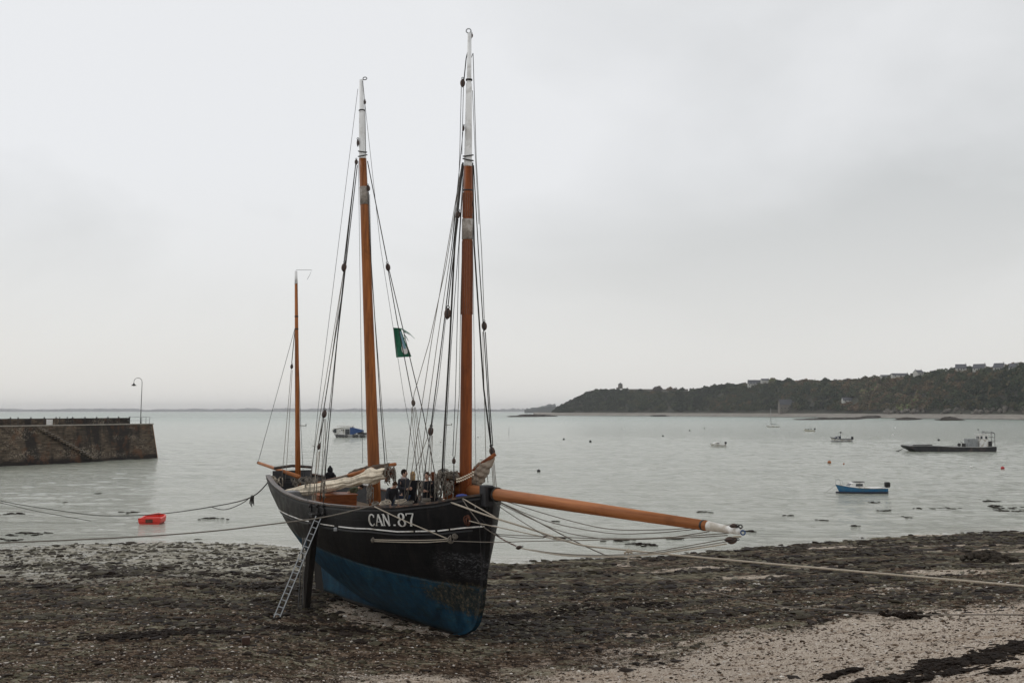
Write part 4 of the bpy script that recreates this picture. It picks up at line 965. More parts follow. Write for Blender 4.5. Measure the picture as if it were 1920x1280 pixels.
# ------------------------------------------------------------------ people on deck
def skin_obj(name, pts, edges, rad, mat, parent, root=0, sub=2):
    me = bpy.data.meshes.new(name); me.from_pydata([tuple(p) for p in pts], edges, []); me.materials.append(mat)
    o = bpy.data.objects.new(name, me); col.objects.link(o); o.parent = parent
    s = o.modifiers.new('skin', 'SKIN'); s.use_smooth_shade = True
    if not me.skin_vertices: 
        bm = bmesh.new(); bm.from_mesh(me); bm.verts.layers.skin.verify(); bm.to_mesh(me); bm.free()
    for i, r in enumerate(rad):
        d = me.skin_vertices[0].data[i]; d.radius = (r, r) if isinstance(r, (int, float)) else r; d.use_root = (i == root)
    m = o.modifiers.new('sub', 'SUBSURF'); m.levels = sub; m.render_levels = sub
    return o
def person(label, loc, face, H, coat, hairmat, trouser, bend=0.0, hood=False, longhair=False, arm='down', headturn=0.0, collar=None, group='people standing on the deck'):
    """faces local +x; bend leans the torso forward"""
    k = H / 1.75; rt = empty('person', loc, face, label, 'person', group)
    def T(p, piv=.95):      # torso bend about the hips
        x, y, z = p
        if z > piv: dz = z - piv; x, z = x * math.cos(bend) + dz * math.sin(bend), piv + dz * math.cos(bend) - x * math.sin(bend)
        return (x * k, y * k, z * k)
    hip, wa, ch, nk, hd0, hd1 = (0, 0, .95), (0, 0, 1.12), (.01, 0, 1.36), (0, 0, 1.50), (.015, 0, 1.56), (.03, 0, 1.64)
    V = [hip, wa, ch, nk, hd0, hd1, (.035, 0, 1.70)]; r = [.125, .12, .13, .052, .068, .088, .07]; E = [(0, 1), (1, 2), (2, 3), (3, 4), (4, 5), (5, 6)]
    arms = []
    for s in (1, -1):
        b = len(V); V += [(.0, .10 * s, .90), (.02, .10 * s, .50), (-.01, .10 * s, .09), (.13, .11 * s, .04)]; r += [.085, .058, .04, .035]; E += [(0, b), (b, b + 1), (b + 1, b + 2), (b + 2, b + 3)]
        if arm == 'down': a = [(0, .19 * s, 1.42), (-.03, .24 * s, 1.15), (.08, .25 * s, .92), (.11, .25 * s, .84)]
        elif arm == 'fold': a = [(0, .19 * s, 1.42), (.0, .25 * s, 1.17), (.22, .12 * s, 1.14), (.26, .04 * s, 1.16)]
        else: a = [(0, .19 * s, 1.42), (.12, .24 * s, 1.18), (.34, .20 * s, 1.05), (.42, .19 * s, 1.02)]
        b = len(V); V += a; r += [.06, .045, .03, .034]; E += [(2, b), (b, b + 1), (b + 1, b + 2), (b + 2, b + 3)]; arms.append(a)
        h0 = Vector(a[3]); d = (h0 - Vector(a[2])).normalized(); sd_ = Vector((0, 1, 0)).cross(d).normalized(); hb = b + 3
        for q, (o_, ln) in enumerate(((-.028, .062), (-.010, .075), (.010, .070), (.027, .055))):
            f0 = h0 + d * .035 + sd_ * o_; f1 = f0 + d * ln * .55; f2 = f1 + (d + Vector((0, -s * .6, 0))).normalized() * ln * .5
            c = len(V); V += [tuple(f0), tuple(f1), tuple(f2)]; r += [.0095, .009, .0075]; E += [(hb, c), (c, c + 1), (c + 1, c + 2)]
        f0 = h0 + sd_ * .032; f1 = f0 + (d * .5 + sd_ * .6 - Vector((0, s * .3, 0))) * .05
        c = len(V); V += [tuple(f0), tuple(f1)]; r += [.011, .009]; E += [(hb, c), (c, c + 1)]
    skin_obj('body', [T(v) for v in V], E, [q * k if isinstance(q, (int, float)) else q for q in r], M['skin'], rt, 0, 1)
    # clothes: coat over trunk and arms, trousers
    V = [(0, 0, .78), hip, wa, ch, (0, 0, 1.46)]; r = [.17, .165, .165, .175, .10]; E = [(0, 1), (1, 2), (2, 3), (3, 4)]
    for a in arms:
        b = len(V); V += [a[0], a[1], a[2]]; r += [.085, .07, .055]; E += [(3, b), (b, b + 1), (b + 1, b + 2)]
    r = [(q * k * 1.0, q * k * 1.0) for q in r]
    skin_obj('coat', [T(v) for v in V], E, r, coat, rt, 1)
    V = [(0, 0, .92)]; r = [.14]; E = []
    for s in (1, -1): b = len(V); V += [(0, .09 * s, .84), (.02, .10 * s, .50), (-.01, .10 * s, .12)]; r += [.105, .078, .06]; E += [(0, b), (b, b + 1), (b + 1, b + 2)]
    skin_obj('trousers', [T(v) for v in V], E, [q * k for q in r], trouser, rt, 0, 1)
    for s in (1, -1):
        MB().box((.05 * k, .10 * s * k, .04 * k), (.27 * k, .10 * k, .08 * k), bev=.03).build('shoe', M['rubber'], rt)
    # head details: hair, nose, ears, eyes
    hc = Vector((.025, 0, 1.645)); Rh = Matrix.Rotation(headturn, 3, 'Z'); Rb = Matrix.Rotation(bend, 3, 'Y')
    cz = Vector(T(tuple(hc)))
    mb = MB(); mb.ball(cz, (.098 * k, .082 * k, .118 * k), 14, 10, Rb @ Rh)
    head = mb.build('head', M['skin'], rt, smooth=True)
    mb = MB(); mb.ball(cz + Rb @ Rh @ Vector((.098, 0, -.008)) * k, (.022 * k, .014 * k, .028 * k), 6, 5, Rb @ Rh)
    for s in (1, -1): mb.ball(cz + Rb @ Rh @ Vector((0, .083 * s, -.01)) * k, (.022 * k, .012 * k, .032 * k), 6, 5, Rb @ Rh)
    mb.build('nose_and_ears', M['skin'], head, smooth=True)
    mb = MB()
    for s in (1, -1): mb.ball(cz + Rb @ Rh @ Vector((.086, .032 * s, .012)) * k, .011 * k, 6, 5)
    mb.build('eyes', M['black'], head, smooth=True)
    mb = MB(); mb.ball(cz + Rb @ Rh @ Vector((.086, 0, -.052)) * k, (.012 * k, .026 * k, .007 * k), 6, 4, Rb @ Rh); mb.build('mouth', M['rust'], head, smooth=True)
    if hood:
        mb = MB(); mb.ball(cz + Rb @ Vector((-.02, 0, .03)) * k, (.135 * k, .125 * k, .165 * k), 14, 10, Rb)
        mb.ball(cz + Rb @ Vector((-.03, 0, .15)) * k, (.07 * k, .06 * k, .09 * k), 10, 7, Rb); mb.ball(cz + Rb @ Vector((-.03, 0, -.16)) * k, (.17 * k, .21 * k, .14 * k), 12, 8, Rb)
        mb.build('hood', coat, rt, smooth=True)
    else:
        mb = MB(); mb.ball(cz + Rb @ Rh @ Vector((-.020, 0, .028)) * k, (.105 * k, .096 * k, .115 * k), 14, 10, Rb @ Rh, .04)
        if longhair: mb.ball(cz + Rb @ Rh @ Vector((-.05, 0, -.09)) * k, (.075 * k, .098 * k, .15 * k), 12, 8, Rb @ Rh, .06)
        mb.build('hair', hairmat, head, smooth=True)
    if collar:
        mb = MB(); c = Vector(T((0, 0, 1.50))); mb.torus(c, .085 * k, .035 * k, Rb @ Matrix.Rotation(R(12), 3, 'Y'), 14, 7); mb.build('collar', collar, rt, smooth=True)
    return rt
cl = lambda n, c: simple(n, c, .9, .25, 12, spec=.1, bump=.3)
C_black = cl('black_coat_cloth', (.014, .014, .016)); C_grey = cl('grey_jacket_cloth', (.032, .032, .037)); C_olive = cl('olive_jacket_cloth', (.075, .080, .05)); C_jean = cl('jeans_cloth', (.03, .05, .09)); C_pale = cl('pale_collar_cloth', (.34, .30, .29)); C_blonde = cl('blonde_hair', (.30, .20, .10)); C_brown = cl('brown_hair', (.035, .018, .010)); C_red = cl('reddish_brown_hair', (.09, .03, .014)); C_darkh = cl('dark_hair', (.014, .010, .008))
def stand(px, pytop, Y, H=None):
    top = P(px, pytop, Y); u = (Y - 31) / .866; zd = zrail(u) - .60
    return Vector((top.x, top.y, zd)), (top.z - zd)
def put(px, pytop, Y, label, face, coat, hair, trou, **k):
    l, h = stand(px, pytop, Y); b = k.get('bend', 0)
    H = h if b < .1 else min(1.75, h / (0.54 + 0.46 * math.cos(b)))
    return person(label, l, R(face), H, coat, hair, trou, **k)
put(757.5, 881, 35.2, 'young man with short dark hair and pale-hooded grey jacket standing near the main mast', -35, C_grey, C_darkh, C_jean, collar=C_pale, arm='fold', headturn=.25)
put(774, 885, 35.6, 'blonde woman in long black coat seen from behind, right of the grey jacket', 95, C_black, C_blonde, C_black, longhair=True)
put(801, 886, 34.0, 'dark-haired person in black jacket facing the camera beside foremast ropes', -110, C_black, C_brown, C_black, arm='fold')
put(812, 886, 34.5, 'person with reddish hair in black coat standing next to the foremast ropes', 160, C_black, C_red, C_black, longhair=True)
put(729, 903, 34.6, 'person in grey hooded jacket bending forward just right of the main mast', -50, C_grey, C_brown, C_jean, bend=.6, arm='fwd')
put(619, 878, 41.2, 'person in pointed black hood at the far rail behind the furled sail', 100, C_black, C_brown, C_black, hood=True)
put(652, 911, 39.9, 'person in black and olive jacket bent over behind the deckhouse under the sail', 20, C_olive, C_darkh, C_jean, bend=1.15, arm='fwd')

# ------------------------------------------------------------------ flag
fl = empty('flag', P(737, 614, Yp), 0, 'green ragged flag with a pale oval emblem hoisted between the masts', 'flag')
FO = tuple(fl.location)
m = MT('green_flag_cloth', .85, .1); f = m.noise(m.coord('obj'), 5, 3); m.color(m.ramp(f, [(.3, (.020, .10, .058)), (.7, (.035, .17, .10))])); greenc = m.mat
nx, ny = 18, 20; vs = []; fs = []
for i in range(nx + 1):
    for j in range(ny + 1):
        a, b = i / nx, j / ny
        w = 20 + 8.5 * b - (5 * (1 - b) if a > .7 else 0) - (4 * abs(math.sin(b * 9)) if i == nx and b < .65 else 0)
        x = 737 + 6 * b + a * w; y = 614 + b * 56 + a * (1.5 - 3 * b); q = P(x, y, Yp + .12 * math.sin(a * 7 + b * 2)); vs.append(q)
for i in range(nx):
    for j in range(ny): a = i * (ny + 1) + j; fs.append((a, a + ny + 1, a + ny + 2, a + 1))
MB().add(vs, fs).build('flag_cloth', greenc, fl, FO, True)
mb = MB(); c = P(758, 654, Yp - .16); mb.prism([(.10 * math.cos(a / 16 * 6.283) * (1 - .3 * math.sin(a / 16 * 6.283)), .19 * math.sin(a / 16 * 6.283)) for a in range(16)], 0, .01, lambda x, y, z: (c.x + x - .25 * y, c.y + z, c.z + y)); mb.build('flag_emblem', M['white'], fl, FO)
mb = MB(); c2 = P(755, 638, Yp - .17); mb.prism([(-.04, -.3), (.05, -.3), (.02, .32), (-.03, .32)], 0, .01, lambda x, y, z: (c2.x + x - .25 * y, c2.y + z, c2.z + y)); mb.build('flag_emblem', simple('pale_blue_cloth', (.2, .33, .42)), fl, FO)
mb = MB()
for (x0, y0, x1, y1) in ((756, 618, 778, 635), (757, 622, 768, 628), (752, 616, 762, 626), (758, 628, 766, 640)): mb.tube([P(x0, y0, Yp), P((x0 + x1) / 2, (y0 + y1) / 2 - 2, Yp - .1), P(x1, y1, Yp)], [.03, .018, .006], 5)
mb.build('torn_edge', simple('pale_green_cloth', (.30, .42, .36)), fl, FO)

# ------------------------------------------------------------------ ladder
lf = on_ground(518, 1159); ltp = P(597, 969, 35.95)
ax_ = (ltp - lf); LL = ax_.length; ax_.normalize(); sx_ = Vector((.96, .28, 0)); sx_ = (sx_ - ax_ * sx_.dot(ax_)).normalized(); nx_ = ax_.cross(sx_)
lad = empty('ladder', lf, 0, 'long aluminium ladder leaning against the hull beside its support leg', 'ladder')
RM = Matrix((sx_, nx_, ax_)).transposed()
for s in (-1, 1): 
    w0 = .085; mb = MB(); mb.box(ax_ * LL / 2 + sx_ * w0 * s, (.028, .06, LL), M=RM); mb.build('rail', M['galv'], lad)
for k in range(15):
    t = (k + .6) / 15.3; mb = MB(); mb.tube([ax_ * LL * t - sx_ * .085, ax_ * LL * t + sx_ * .085], .019, 6); mb.build('rung', M['galv'], lad)

# ------------------------------------------------------------------ mooring lines
def line(label, pts, Ys, r, mat, name='mooring_rope', sm=True):
    pp = [P(p[0], p[1], y) for p, y in zip(pts, Ys)]; pp = smoothpts(pp, 8) if sm else pp
    return tag(MB().tube(pp, r, 6).build(name, M[mat], smooth=True), label, 'rope')
line('thin dark mooring rope sagging from the stern over the water to the left', [(-120, 905), (0, 938), (100, 955), (190, 966), (290, 964), (400, 949), (470, 932), (505, 901)], [78, 73, 68, 64, 59, 53, 48, 44.6], .024, 'rope_dark')
line('second dark rope running into the water left of the red dinghy', [(-120, 920), (0, 942), (60, 956), (130, 969), (170, 976)], [80, 79, 79, 79, 79.5], .022, 'rope_dark')
line('slack dark loop of rope under the stern line', [(393, 949), (420, 955), (450, 945), (472, 930)], [53, 51, 49.5, 48], .018, 'rope_dark')
mbk = MB()
for k in range(5): mbk.tube([P(472 + k, 928, 48), P(469 + k * 1.6, 937, 48), P(470 + k * 2 - 2, 944 + (k % 3) * 3, 48)], .02, 5)
tag(mbk.build('rope_knot', M['rope_dark'], smooth=True), 'dark knot with hanging tails on the stern line', 'knot')
line('long pale rope leading from the ship side far out to the left', [(-150, 1021), (0, 1017), (150, 1011), (300, 1003), (420, 993), (510, 982), (590, 972), (640, 962), (705, 946)], [29.5, 30, 30.6, 31.2, 31.7, 32, 32.2, 32.4, 33.2], .021, 'rope_grey')
line('thick pale mooring rope running from the bow out to the right edge', [(831, 936), (880, 954), (929, 971), (1000, 993), (1060, 1013), (1100, 1023), (1178, 1031), (1257, 1039), (1420, 1054), (1600, 1070), (1760, 1084), (1920, 1098), (2060, 1111)], [31.6, 30.8, 30.4, 30, 29.6, 29.2, 28.6, 28.1, 27.2, 26.2, 25.4, 24.6, 24], .025, 'rope_pale')
line('pale rope from the blue rag down over the stem', [(866, 933), (895, 950), (929, 969)], [31.2, 30.8, 30.42], .017, 'rope_pale')
line('short pale rope crossing the bow down to the stem chain', [(866, 934), (880, 955), (893, 972), (905, 986), (930, 1003)], [31.2, 30.8, 30.7, 30.6, 30.7], .014, 'rope_grey')
line('pale rope from the hawse pipe past the stem to the right', [(880, 976), (900, 981), (930, 987), (1010, 1004), (1060, 1014)], [31, 30.7, 30.5, 29.8, 29.5], .015, 'rope_pale')
g1 = on_ground(1560, 1149); g2 = on_ground(1700, 1157); g3 = on_ground(1920, 1158)
pts = [P(935, 940, 30.8), P(1000, 973, 31), P(1090, 1020, 31.4), P(1180, 1058, 32), P(1300, 1100, 33), P(1450, 1133, 34.2), g1 + Vector((0, 0, .08)), g2 + Vector((0, 0, .08)), g3 + Vector((0, 0, .08)), g3 + Vector((6, -.4, .1))]
tag(MB().tube(smoothpts(pts, 8), .019, 6).build('mooring_rope', M['rope_grey'], smooth=True), 'dull brown rope dropping from the bow to lie along the gravel at the right', 'rope')
mb = MB(); mb.tube([P(1178, 1030, 28.5), P(1178, 1058, 28.5)], .02, 6); mb.tube([P(1170, 1037, 28.5), P(1178, 1032, 28.5), P(1186, 1037, 28.5)], .03, 6); mb.ball(P(1178, 1032, 28.5), .06, 8, 6); mb.ball(P(1178, 1057, 28.5), .035, 6, 5)
tag(mb.build('rope_knot', M['rope_pale'], smooth=True), 'pale knot with a hanging tail on the thick bow rope', 'knot')

# ------------------------------------------------------------------ jetty
def mk_stone():
    m = MT('jetty_masonry', .85, .25); v = m.coord('obj')
    br = m.n('ShaderNodeTexBrick'); br.inputs['Scale'].default_value = 1.0; br.inputs['Brick Width'].default_value = .75; br.inputs['Row Height'].default_value = .26; br.inputs['Mortar Size'].default_value = .035
    br.inputs['Color1'].default_value = (.135, .098, .066, 1); br.inputs['Color2'].default_value = (.036, .024, .016, 1); br.inputs['Mortar'].default_value = (.075, .062, .046, 1); br.inputs['Bias'].default_value = .1
    cx = m.n('ShaderNodeSeparateXYZ'); m.l(v, cx.inputs[0]); cb = m.n('ShaderNodeCombineXYZ'); m.l(cx.outputs['X'], cb.inputs[0]); m.l(cx.outputs['Z'], cb.inputs[1]); m.l(cb.outputs[0], br.inputs['Vector'])
    st = m.noise(m.scaled(v, (.22, .22, .05)), 1.0, 4, .6, .3); c = m.mix(m.ramp(st, [(.48, 0.0), (.55, .9)]), br.outputs['Color'], (.018, .015, .013))
    lt = m.noise(m.scaled(v, (.12, .12, .35)), 1.0, 5, .7); sp = m.noise(v, 4.5, 4, .8)
    c = m.mix(m.math('MULTIPLY', m.ramp(lt, [(.50, 0.0), (.60, .9)]), m.ramp(sp, [(.50, 0.0), (.60, .8)])), c, (.36, .30, .23))
    low = m.ramp(m.math('ADD', cx.outputs['Z'], m.math('MULTIPLY', m.math('SUBTRACT', lt, .5), 2.0)), [(.35, .92), (1.0, 0.0)])
    c = m.mix(low, c, (.011, .009, .008)); rd = m.noise(v, .5, 4, .6); c = m.mix(m.ramp(rd, [(.54, 0.0), (.66, .5)]), c, (.12, .050, .022))
    m.color(c); m.bump(br.outputs['Fac'], -.5, .04); return m.mat
M['stone'] = mk_stone(); M['coping'] = simple('pale_coping_stone', (.30, .27, .23), .8, .25, 2.5)
J0 = Vector((-60.8, 187, 0)); JD = Vector((-13, -29, 0)).normalized(); jrz = math.atan2(JD.y, JD.x)
jet = empty('stone_jetty', J0, jrz, 'long brown stone jetty with stairs and railing at the left', 'jetty')
# local x runs along the jetty towards the camera side, local -y... pick the side that faces the camera
JL = 105; fy = 1 if (Matrix.Rotation(jrz, 3, 'Z') @ Vector((0, 1, 0))).dot(-J0) > 0 else -1
W_ = 4.4; top = 5.72
def jp(x, y, z): return (x, y * fy, z)
mb = MB(); bt = .55
vs = [jp(-.55, bt, -.8), jp(JL, bt, -.8), jp(JL, -W_, -.8), jp(-.55, -W_, -.8), jp(.35, 0, top), jp(JL, 0, top), jp(JL, -W_, top), jp(.35, -W_, top)]
fs = [(0, 1, 5, 4), (1, 2, 6, 5), (2, 3, 7, 6), (3, 0, 4, 7), (4, 5, 6, 7)]
mb.add(vs, fs if fy < 0 else [f[::-1] for f in fs]); mb.build('wall', M['stone'], jet)
MB().box(jp(JL / 2 + .1, -.25, top + .09), (JL - .1, .7, .16)).build('coping', M['coping'], jet)
MB().box(jp(JL / 2 + .9, -W_ + .4, top + .56), (JL - 1.8, .6, 1.10)).build('parapet', M['stone'], jet)
mb = MB(); mb.add([jp(-.60, bt + .03, -.5), jp(-.60, bt - .25, -.5), jp(.30, -.28, top), jp(.30, .03, top), jp(-.48, bt + .03, -.5), jp(.42, .03, top)], [(0, 1, 2, 3), (0, 3, 5, 4)]); mb.build('lit_corner_strip', simple('orange_lit_corner', (.24, .12, .065), .8, .3, 3), jet)  # orange light along the jetty's end corner, painted as a coloured strip
for k in range(19):           # stairs down the face
    x = 24.6 - k * .56; z = top - .2 - k * .26
    MB().box(jp(x - .1, .22 + .026 * k, z - .20), (.58, .50, .40)).build('stair_step', M['stone'], jet)
    MB().box(jp(x - .1, .22 + .026 * k, z + .02), (.60, .54, .035)).build('tread', M['coping'], [c for c in bpy.data.objects if c.name.startswith('stair_step')][-1])
for px in (-40, 24, 38, 62, 87, 109, 116, 130, 140, 163, 185, 206, 226, 247):
    s = (px - 960) / F; t = (s * J0.y - J0.x) / (JD.x - s * JD.y)
    mb = MB(); mb.tube([jp(t, -.2, top + .15), jp(t, -.2, top + 1.25)], .05, 6); mb.ball(jp(t, -.2, top + 1.28), .09, 8, 6); po = mb.build('railing_post', M['iron'], jet, smooth=True)
ts = sorted([((px - 960) / F * J0.y - J0.x) / (JD.x - (px - 960) / F * JD.y) for px in (-40, 24, 38, 62, 87, 109, 140, 163, 185, 206, 226, 247)])
for a, b in zip(ts, ts[1:]):
    MB().tube([jp(lerp(a, b, q / 6), -.2, top + 1.2 - .22 * math.sin(math.pi * q / 6)) for q in range(7)], .026, 5).build('chain', M['iron'], jet)
for x in (.7, 1.6, 2.6): MB().tube([jp(x, -.3, top + .1), jp(x, -.3, top + 1.3)], .045, 6).build('railing_post', M['galv'], jet)
for z in (.65, 1.25): MB().tube([jp(.7, -.3, top + z), jp(2.6, -.3, top + z), jp(2.6, -W_ + 1, top + z)], .03, 5).build('handrail', M['galv'], jet)
MB().tube([jp(.75, -.3, top + 1.25), jp(.75, -W_ + 1, top + 1.25)], .03, 5).build('handrail', M['galv'], jet)
def jt(px): s = (px - 960) / F; return (s * J0.y - J0.x) / (JD.x - s * JD.y)
o = MB().box((0, 0, .5), (.75, .6, 1.0), bev=.05).build('cabinet', M['white']); tag(o, 'small white cabinet standing on the jetty', 'cabinet'); o.location = J0 + Matrix.Rotation(jrz, 3, 'Z') @ Vector(jp(jt(106), -1.2, top + .02))
lp = empty('street_lamp', J0 + Matrix.Rotation(jrz, 3, 'Z') @ Vector(jp(jt(274), -1.0, top)), 0, 'tall thin swan-neck lamp post at the end of the jetty', 'street lamp')
MB().tube([(0, 0, 0), (0, 0, .8), (0, 0, .82), (.12, 0, 6.9), (.10, 0, 7.2)] + [(-.58 + .68 * math.cos(R(a)), 0, 7.2 + .62 * math.sin(R(a))) for a in range(0, 181, 15)] + [(-1.27, 0, 6.95)], [.10, .09, .07, .05, .045] + [.04] * 13 + [.035], 8).build('post', M['iron'], lp, smooth=True)
mb = MB(); mb.tube([(-1.27, 0, 7.0), (-1.27, 0, 6.85), (-1.27, 0, 6.72), (-1.27, 0, 6.52)], [.06, .12, .22, .48], 14); mb.build('lamp_shade', M['iron'], lp, smooth=True)
MB().ball((-1.27, 0, 6.52), (.2, .2, .09), 10, 6).build('lamp_glass', M['white'], lp, smooth=True)

# ------------------------------------------------------------------ small craft
def boat_hull(L, Bm, fb, sh=.25, tr=.75, dep=.25, n=22, nz=8, bow=1.7):
    """bow at +x, waterline z = 0. returns shell verts / faces and the sheer function"""
    vs = []; fs = []
    hb = lambda t: Bm / 2 * ((1 - (1 - min(t / .55, 1)) ** bow) if t < .55 else 1 - (1 - tr) * ((t - .55) / .45) ** 2)
    zs = lambda t: fb * (1 + sh * (1 - t / .7) ** 2 * (t < .7) * 1.6)
    for s in (1, -1):
        b = len(vs)
        for i in range(n + 1):
            t = i / n
            for j in range(nz + 1):
                q = j / nz; z = -dep + (zs(t) + dep) * q; h = hb(t) * (.45 + .55 * q ** .55) if t > 0 else .02
                vs.append((L * (.5 - t) + .12 * L * (q - 1) * (1 - t) ** 3 * 1.0, s * h, z))
        for i in range(n):
            for j in range(nz):
                a = b + i * (nz + 1) + j; f = (a, a + 1, a + nz + 2, a + nz + 1); fs.append(f if s == 1 else f[::-1])
    k = n * (nz + 1); m_ = (n + 1) * (nz + 1)
    fs.append([k + j for j in range(nz + 1)] + [m_ + k + j for j in range(nz, -1, -1)])
    return vs, fs, hb, zs
def deck_of(L, hb, zs, t0, t1, dz, inset=.03, n=14):
    mb = MB(); vs = []
    for i in range(n + 1):
        t = lerp(t0, t1, i / n); h = max(hb(t) - inset, .01); vs += [(L * (.5 - t), h, zs(t) + dz), (L * (.5 - t), -h, zs(t) + dz)]
    return mb.add(vs, [(2 * i, 2 * i + 1, 2 * i + 3, 2 * i + 2) for i in range(n)])
def gunwale(L, hb, zs, r=.04, n=22):
    mb = MB()
    mb.tube([(L * (.5 - i / n), hb(i / n) if i else 0, zs(i / n)) for i in range(n + 1)], r, 6); mb.tube([(L * (.5 - i / n), -hb(i / n) if i else 0, zs(i / n)) for i in range(n + 1)], r, 6); return mb
def outboard(par, x, z, s=1.0, mat=None):
    mb = MB(); mb.box((x - .18 * s, 0, z + .28 * s), (.42 * s, .34 * s, .42 * s), bev=.09 * s); mb.box((x - .16 * s, 0, z - .2 * s), (.16 * s, .12 * s, .6 * s), bev=.03 * s); mb.box((x - .2 * s, 0, z - .46 * s), (.36 * s, .10 * s, .10 * s), bev=.03 * s)
    return mb.build('outboard_motor', mat or M['rubber'], par)
def water_pt(px, py): return PZ(px, py, 0.0)
M['bluehull'] = simple('blue_hull_paint', (.035, .16, .32), .35, .15, 3, dirt=(.06, .17, .28)); M['navy'] = simple('dark_navy_paint', (.012, .018, .035), .4, .2, 4); M['cream'] = simple('cream_paint', (.60, .57, .48), .45, .1, 3)
M['red'] = simple('red_plastic', (.62, .035, .022), .4, .12, 3, bump=.03); M['blue'] = simple('blue_tarpaulin', (.018, .06, .19), .6, .3, 4); M['greypaint'] = simple('grey_deck_paint', (.34, .34, .33), .6, .2, 4)

# blue motor boat
c = water_pt(1613, 924); bb = empty('motorboat', c, R(180 + 4), 'blue motorboat with small white cabin and black outboard moored at the right', 'boat', 'boats moored in the bay')
Lb = 5.0; v, f, hb, zs = boat_hull(Lb, 1.9, .52, .45, .8, .25)
o = MB().add(v, f).build('hull', M['bluehull'], bb, smooth=True)
mb = MB(); mb.tube([(Lb * (.5 - i / 20) - .1 * (1 - i / 20) ** 3, (hb(i / 20) * .93 if i else 0), .10) for i in range(21)], .09, 6); mb.tube([(Lb * (.5 - i / 20) - .1 * (1 - i / 20) ** 3, (-hb(i / 20) * .93 if i else 0), .10) for i in range(21)], .09, 6); mb.build('bottom_paint', M['navy'], bb, smooth=True)
gunwale(Lb, hb, zs, .05).build('gunwale', M['white'], bb, smooth=True); deck_of(Lb, hb, zs, 0, .97, .01).build('deck', M['white'], bb)
mb = MB(); prof = [(-.25, 0), (1.35, 0), (.95, .42), (.60, .50), (-.18, .50)]
mb.prism(prof, -.55, .55, lambda x, y, z: (x, z * (1 - .14 * y), .56 + y)); cab = mb.build('cabin', M['white'], bb)
mb = MB()
for s in (1, -1): mb.prism([(-.05, .14), (.66, .14), (.60, .38), (-.05, .38)], .552, .572, lambda x, y, z: (x, s * z * (1 - .12 * y), .56 + y))
mb.prism([(.80, -.4), (.80, .4), (.98, .4), (.98, -.4)], .0, .02, lambda x, y, z: (1.28 - (x - .8) * 1.5, y, .68 + (x - .8) * 1.4 + z)); mb.build('window', M['glass'], cab)
MB().box((.2, 0, 1.09), (.95, 1.05, .05), bev=.02).build('roof', M['rubber'], cab)
mb = MB(); mb.tube([(2.45, 0, .85), (2.42, 0, 1.30), (2.2, .12, 1.36), (1.9, .3, 1.2), (1.8, .4, .80)], .016, 5); mb.tube([(2.42, 0, 1.30), (2.2, -.12, 1.36), (1.9, -.3, 1.2), (1.8, -.4, .8)], .016, 5); mb.build('bow_rail', M['galv'], bb)
outboard(bb, -2.5, .45, 1.25)
MB().tube([(2.5, 0, .75), (3.1, .1, .35), (3.7, .2, 0)], .015, 5).build('mooring_line', M['rope_grey'], bb)

# barge with a wheelhouse
c = water_pt(1778, 846); bg = empty('work_barge', c, R(180 + 2), 'long low black work barge with white wheelhouse at its stern', 'barge', 'boats moored in the bay')
Lg = 17.2
prof = [(8.6, 1.15), (8.45, .85), (6.2, -.35), (-8.4, -.35), (-8.6, .35), (-8.6, 1.0), (-6, .85), (0, .92), (5.5, 1.18)]
mb = MB(); mb.prism(prof, -2.4, 2.4, lambda x, y, z: (x, z, y)); mb.build('hull', simple('barge_black_steel', (.016, .016, .017), .6, .5, 1.2, dirt=(.06, .045, .04)), bg)
mb = MB()
for s in (1, -1): mb.tube([(8.5, 2.4 * s, 1.20), (5.5, 2.42 * s, 1.24), (0, 2.42 * s, .98), (-6, 2.42 * s, .91), (-8.5, 2.42 * s, 1.06)], .07, 6)
mb.build('rubbing_band', M['greypaint'], bg)
mb = MB(); mb.add([(8.3, -2.2, 1.17), (5.5, -2.2, 1.22), (0, -2.2, .96), (-6, -2.2, .89), (-8.3, -2.2, 1.02), (8.3, 2.2, 1.17), (5.5, 2.2, 1.22), (0, 2.2, .96), (-6, 2.2, .89), (-8.3, 2.2, 1.02)], [(0, 1, 6, 5), (1, 2, 7, 6), (2, 3, 8, 7), (3, 4, 9, 8)]); mb.build('deck', M['greypaint'], bg)
wh = MB().box((-6.7, .3, 2.1), (1.7, 1.7, 2.5), bev=.05).build('wheelhouse', M['white'], bg)
mb = MB()
for x in (-6.2, -7.15): mb.box((x, 1.16, 2.75), (.42, .03, .55)); mb.box((x, -.56, 2.75), (.42, .03, .55))
mb.box((-5.84, .0, 2.75), (.03, .5, .55)); mb.box((-5.84, .65, 2.75), (.03, .5, .55)); mb.build('window', M['glass'], wh)
MB().box((-6.7, .3, 3.42), (1.95, 1.9, .1), bev=.03).build('roof', M['white'], wh)
mb = MB(); mb.tube([(-6.3, .3, 3.45), (-6.3, .3, 4.0)], .03, 5); mb.ball((-6.3, .3, 4.05), .09, 8, 6); mb.ball((-7.1, .3, 3.6), .14, 8, 6); mb.build('mast_light', M['galv'], wh)
MB().box((-4.5, .2, 1.75), (2.0, 1.7, 1.55), bev=.04).build('container_box', simple('grey_steel_box', (.24, .25, .25), .6, .3, 2), bg)
mb = MB()
for x in (-8.5, -7.8): 
    for y in (-1.9, 1.9): mb.tube([(x, y, .9), (x, y, 3.6 if x < -8 else 3.9)], .045, 5)
